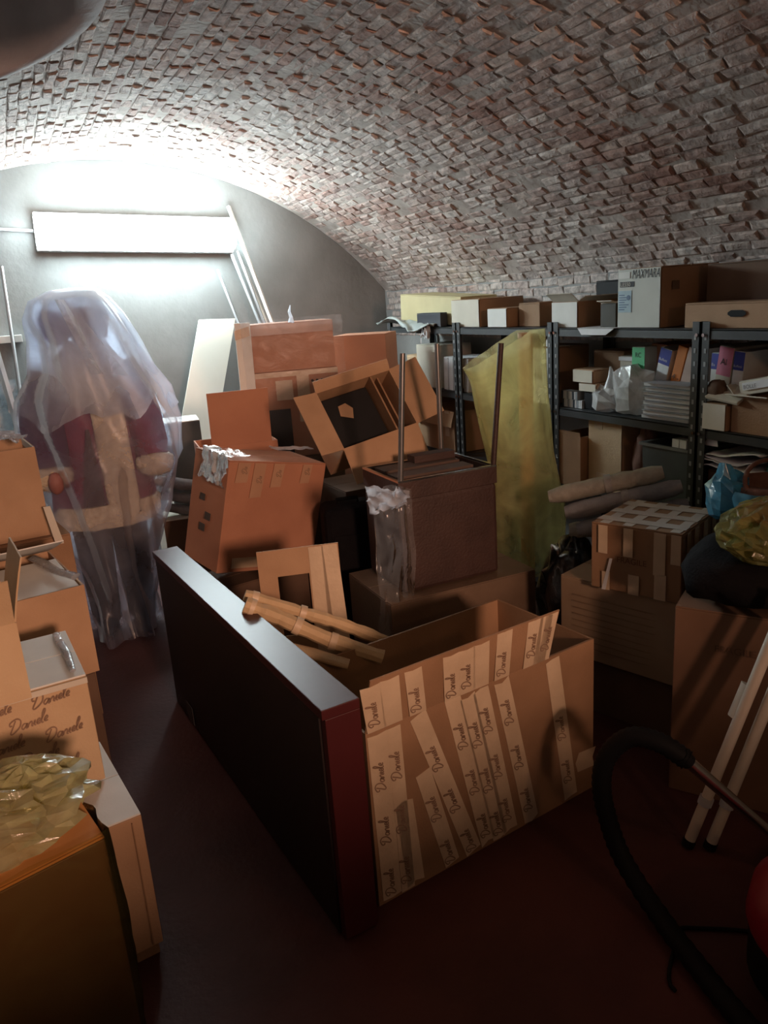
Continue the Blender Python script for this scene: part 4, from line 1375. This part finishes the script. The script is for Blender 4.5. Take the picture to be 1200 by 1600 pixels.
for k in range(5):
    folder('white_folder', '%s from the right of five white folders left of the yellow bag' % ORD[k], 3.96 + .058 * k, ZM, .20, .05, 2.45, .22, PAPER, tilt=3, group='white folders left of the yellow bag')
ib = shelf_carton('italy_box', 'tall white box lettered ITALY beside the yellow bag', 3.145, 3.40, ZM, .285, .24, 2.45, m=KRAFT2, front=WHITEC)
o, u, v, n_ = face(.255, .24, .285, 'F')
b = MB()
write_block(b, 'ITALY', o + u * .105 + v * .125, u, v, n_, .046, lift=.0085)
b.build('lettering', BLACKINK, ib)['kind'] = 'stuff'
b = MB().slab([(2.47, 3.24, 1.358), (2.47, 3.17, 1.358), (2.48, 3.20, 1.405)], .003)
solo(b, 'paper_corner', PAPER, 'white paper corner standing on the ITALY box', 'paper', (2.47, 3.2, 1.358))
shelf_carton('dim_carton', 'dim brown carton at back of middle shelf behind the disc cases', 2.84, 3.05, ZM, .26, .12, 2.64, m=KRAFT2)
shelf_carton('black_block', 'black box on middle shelf under the two small cartons', 2.83, 2.92, ZM, .085, .12, 2.47, m=BLACK)
shelf_carton('small_carton', 'small pale-ended carton on middle shelf, lower of the two', 2.82, 2.94, 1.1555, .04, .10, 2.46, m=KRAFT, front=PALE)
shelf_carton('small_carton', 'small pale-ended carton on middle shelf, upper of the two', 2.845, 2.985, 1.1965, .062, .10, 2.46, m=KRAFT, front=PALE, group=None)
DISC = [mat('case_white', (.75, .78, .80), .4), mat('case_grey', (.35, .40, .44), .4), mat('case_dark', (.06, .09, .12), .4)]
for row, (n0, y0, z0) in enumerate(((11, 2.932, ZM), (9, 2.965, ZM + .0395))):
    for k in range(n0):
        rt = thing('disc_case', 'slim disc case, %s from the right in the %s row beside the shelf post' % (ORD[k], 'lower' if row == 0 else 'upper'), 'case', (2.485, y0 + .0135 * k, z0), -90, (0, 0), 'disc cases in the %s row' % ('lower' if row == 0 else 'upper'))
        MB().box((0, 0, .019), (.0105, .05, .038)).build('shell', DISC[(0, 0, 1, 0, 2, 0, 0, 1, 0, 0, 2)[(k + row * 2) % 11]], rt)
tbx = shelf_carton('taped_box', 'upright beige box with a brown tape band on middle shelf', 2.60, 2.80, ZM, .245, .14, 2.58, m=PALE)
fr = face(.20, .14, .245, 'F')
strip(fr, [(.085, 0), (.125, 0), (.125, .24), (.085, .24)], tbx, mat('brown_tape', (.30, .135, .09)), lift=.006)
strip(fr, [(.0, .225), (.2, .225), (.2, .243), (.0, .243)], tbx, PAPER, lift=.0075)
wbg = thing('white_bag', 'crumpled white plastic bag on middle shelf before the green labelled folder', 'bag', (2.50, 2.68, ZM))
MB().blob((-.005, -.05, .10), (.06, .12, .115), 9, 7, .55, 1.6, 3, zmin=.001, smooth=False).build('bag', WBAG, wbg)
MB().blob((-.02, .09, .055), (.06, .10, .065), 8, 6, .5, 1.8, 9, zmin=.001, smooth=False).build('bag_corner', WBAG, wbg)
MB().tube([(-.01, .08, .10), (0, .085, .16), (0, .095, .205)], [.035, .018, .004], 10).build('bag_tip', WBAG, wbg)
GL, PK, BLU, ORG = mat('green_label', (.12, .62, .28), .6), mat('pink_label', (.85, .25, .38), .6), mat('cobalt_label', (.03, .05, .42), .5), mat('orange_label', (.80, .25, .04), .6)
WI = mat('white_ink', (.8, .8, .85), .6)
folder('folder', 'pale folder with green label on middle shelf behind the white bag', 2.63, ZM, .295, .078, 2.53, .22, PALE, topcol=GL, topf=.42, marks=('RC', BLACKINK, .03, .25, .02))
folder('folder', 'reddish brown folder at the back behind the blue topped folder', 2.60, ZM, .30, .09, 2.60, .15, REDCARD, tilt=4)
folder('folder', 'leaning white folder with blue lettered top beside the orange folder', 2.555, ZM, .29, .066, 2.55, .2, PAPER, topcol=BLU, topf=.24, tilt=14, marks=('Buffetti', WI, .016, .235, .004))
folder('folder', 'leaning orange folder on middle shelf', 2.475, ZM, .305, .05, 2.55, .2, ORG, tilt=15, marks=('4 -', BLACKINK, .035, .16, .006))
folder('folder', 'leaning pale pink folder right of the orange folder', 2.422, ZM, .30, .05, 2.55, .2, mat('pale_pink_card', (.72, .55, .48), .6), tilt=16)
for k in range(8):
    z = ZM + .0195 * k
    b = MB().box((random.uniform(-.006, .006), random.uniform(-.008, .008), .0093), (.15, .258, .0186))
    b.box((-.072, 0, .0093), (.02, .262, .012))
    rt = thing('envelope_bundle', 'bundle of white envelopes, %s from the bottom of the stack by the thick post' % ORD[k], 'envelopes', (2.535, 2.395, z), random.uniform(-2, 2), (0, 0), 'envelope bundles on the middle shelf')
    MB().box((random.uniform(-.006, .006), random.uniform(-.01, .01), .009), (.15, .258, .0165)).build('bundle', PAPER, rt, bevel=.003)
    MB().box((-.03, 0, .0182), (.12, .25, .001)).build('top_sheet', mat('blue_grey_paper', (.50, .53, .58), .7), rt)
folder('folder', 'narrow white folder with blue top right of the thick post', 2.20, ZM, .285, .034, 2.50, .2, PAPER, topcol=BLU, topf=.22, tilt=3, marks=('Bu', WI, .016, .235, .004))
folder('folder', 'pale folder with pink label on middle shelf', 2.165, ZM + .0, .31, .068, 2.49, .2, PALE, topcol=PK, topf=.36, tilt=8, marks=('Al', BLACKINK, .035, .24, .015))
folder('folder', 'white folder with blue lettered top right of the pink labelled folder', 2.088, ZM, .295, .048, 2.49, .2, PAPER, topcol=BLU, topf=.24, tilt=5, marks=('Buffetti', WI, .013, .235, .003))
shelf_carton('white_small_box', 'small white box on middle shelf just right of the thick post', 2.055, 2.165, ZM, .105, .18, 2.425, m=KRAFT2, front=WHITEC)
b = MB().slab([(2.415, 2.15, 1.19), (2.415, 2.00, 1.175), (2.52, 1.99, 1.235), (2.52, 2.13, 1.24)], .012)
solo(b, 'tray_lid', PALE, 'pale tilted box lid resting on the small white box', 'lid', (2.46, 2.07, 1.18), bevel=.002)
b = MB().blob((2.45, 2.13, 1.22), (.03, .045, .04), 14, 10, .25, 3, 2)
solo(b, 'brown_cloth', KRAFTD, 'small dark brown bundle left of the pale tilted lid', 'cloth', (2.45, 2.13, 1.18))
shelf_carton('brown_low_carton', 'brown low carton right of the small white box on middle shelf', 1.86, 2.045, ZM, .135, .22, 2.44, m=KRAFT2, top='open', flaps=[('F', 20, .05), ('L', 60, .05)], fm=PALE)
lb = carton('label_tray', 'pale tilted tray with grey lettered label on middle shelf at right edge', (2.56, 1.93, 1.225), -90, (.20, .2, .055), (0, -12), m=PALE)
fr = face(.20, .2, .055, 'F')
l_ = strip(fr, [(.02, .018), (.145, .018), (.145, .046), (.02, .046)], lb, PAPER, 'paper_label', lift=.006)
b = MB()
write_block(b, 'BOLLE', fr[0] + fr[1] * .024 + fr[2] * .023, fr[1], fr[2], fr[3], .02, lift=.008)
b.build('lettering', mat('grey_ink', (.25, .25, .26), .7), l_)['kind'] = 'stuff'

# ---- lower shelf
shelf_carton('dark_open_carton', 'dark brown open carton on lower shelf beside the yellow bag', 2.90, 3.085, ZL, .255, .22, 2.43, m=KRAFT2, top='open', flaps=[('F', 88, .02)])
lc = shelf_carton('tall_beige_carton', 'tall beige taped carton on lower shelf behind the dark open one', 2.665, 2.893, ZL, .345, .22, 2.48, m=KRAFT, front=KRAFT3)
fr = face(.228, .22, .345, 'F')
strip(fr, [(.045, .30), (.10, .30), (.10, .343), (.045, .343)], lc, TAPEC, lift=.008)
strip(fr, [(.06, .02), (.15, .02), (.15, .09), (.06, .09)], lc, TAPEC, lift=.008)
b = MB().blob((2.55, 2.585, ZL + .17), (.06, .055, .17), 18, 14, .25, 3, 6, zmin=ZL + .001)
solo(b, 'brown_cloth', mat('rust_cloth', (.22, .105, .075), .85), 'rust brown cloth bundle behind the grey crate', 'cloth', (2.55, 2.585, ZL))
cr = thing('plastic_crate', 'dark grey plastic crate on lower shelf left of the thick post', 'crate', (2.56, 2.375, ZL), -90)
b = MB()
W, D, H = .27, .22, .285
for sgn in (-1, 1):
    b.hexa([(-W / 2 + .02, sgn * D / 2 - .004, 0), (W / 2 - .02, sgn * D / 2 - .004, 0), (W / 2 - .02, sgn * D / 2 + .004, 0), (-W / 2 + .02, sgn * D / 2 + .004, 0), (-W / 2, sgn * D / 2 - .004, H), (W / 2, sgn * D / 2 - .004, H), (W / 2, sgn * D / 2 + .004, H), (-W / 2, sgn * D / 2 + .004, H)])
    b.box((sgn * (W / 2 - .012), 0, H / 2), (.008, D, H))
b.box((0, 0, .004), (W - .04, D, .008))
CRM = mat('grey_plastic', (.10, .12, .125), .5)
b.build('tub', CRM, cr)
b = MB()
for sgn in (-1, 1):
    b.box((0, sgn * (D / 2 + .006), H - .006), (W + .02, .016, .012))
    b.box((sgn * (W / 2 + .003), 0, H - .006), (.016, D, .012))
b.build('rim', mat('grey_plastic_rim', (.22, .24, .24), .5), cr)
for k in range(2):
    b = MB().box((2.50, 2.285 + .04 * k, ZL + .17), (.10, .036, .30))
    solo(b, 'white_packet', WHITEC, 'white packet standing in the grey crate, %s one' % ('right' if k == 0 else 'left'), 'packet', (2.50, 2.285 + .04 * k, ZL + .02))
shelf_carton('shade_carton', 'shadowed carton on lower shelf under the loose papers', 1.92, 2.16, ZL, .22, .22, 2.46, m=KRAFTD)
for k in range(4):
    y0 = 2.16 - .01 * k

    def pf(u, v, k=k):
        return (2.425 + .24 * v, 2.175 - .25 * u - .01 * k, ZL + .235 + .022 * k + .014 * math.sin(u * 4 + k * 1.4) * (1 - .4 * v) + .012 * noise.noise((u * 4, v * 3, k)))
    b = MB().grid(pf, 14, 6)
    solo(b, 'loose_paper', PAPER if k % 2 else mat('lilac_paper', (.62, .58, .66), .7), 'curled paper sheet in the loose pile, %s of four from the bottom' % ('first', 'second', 'third', 'fourth')[k], 'paper', (2.54, 2.05, ZL + .225 + .022 * k), solid=.003)
b = MB().slab([(2.44, 2.17, ZL + .32), (2.44, 2.10, ZL + .32), (2.46, 2.13, ZL + .40)], .003)
solo(b, 'paper_cone', PAPER, 'upright paper scrap on the loose pile of papers', 'paper', (2.44, 2.14, ZL + .32))
b = MB().blob((2.52, 1.87, ZL + .17), (.06, .065, .17), 20, 14, .25, 3, 3, zmin=ZL + .001)
solo(b, 'green_bag', film('green_film', (.05, .36, .26), .85, .3, gl=.3), 'green plastic bag on lower shelf at the right edge', 'bag', (2.52, 1.87, ZL))
oc = shelf_carton('open_brown_carton', 'open orange-brown carton on lower shelf behind the stool legs', 4.08, 4.55, ZL, .26, .30, 2.43, m=KRAFT, top='open', flaps=[('B', 70, .16), ('L', 40, .12), ('F', -70, .1)])
strip(face(.47, .30, .26, 'F'), [(.36, .10), (.41, .10), (.41, .258), (.36, .258)], oc, TAPEC, lift=.001)
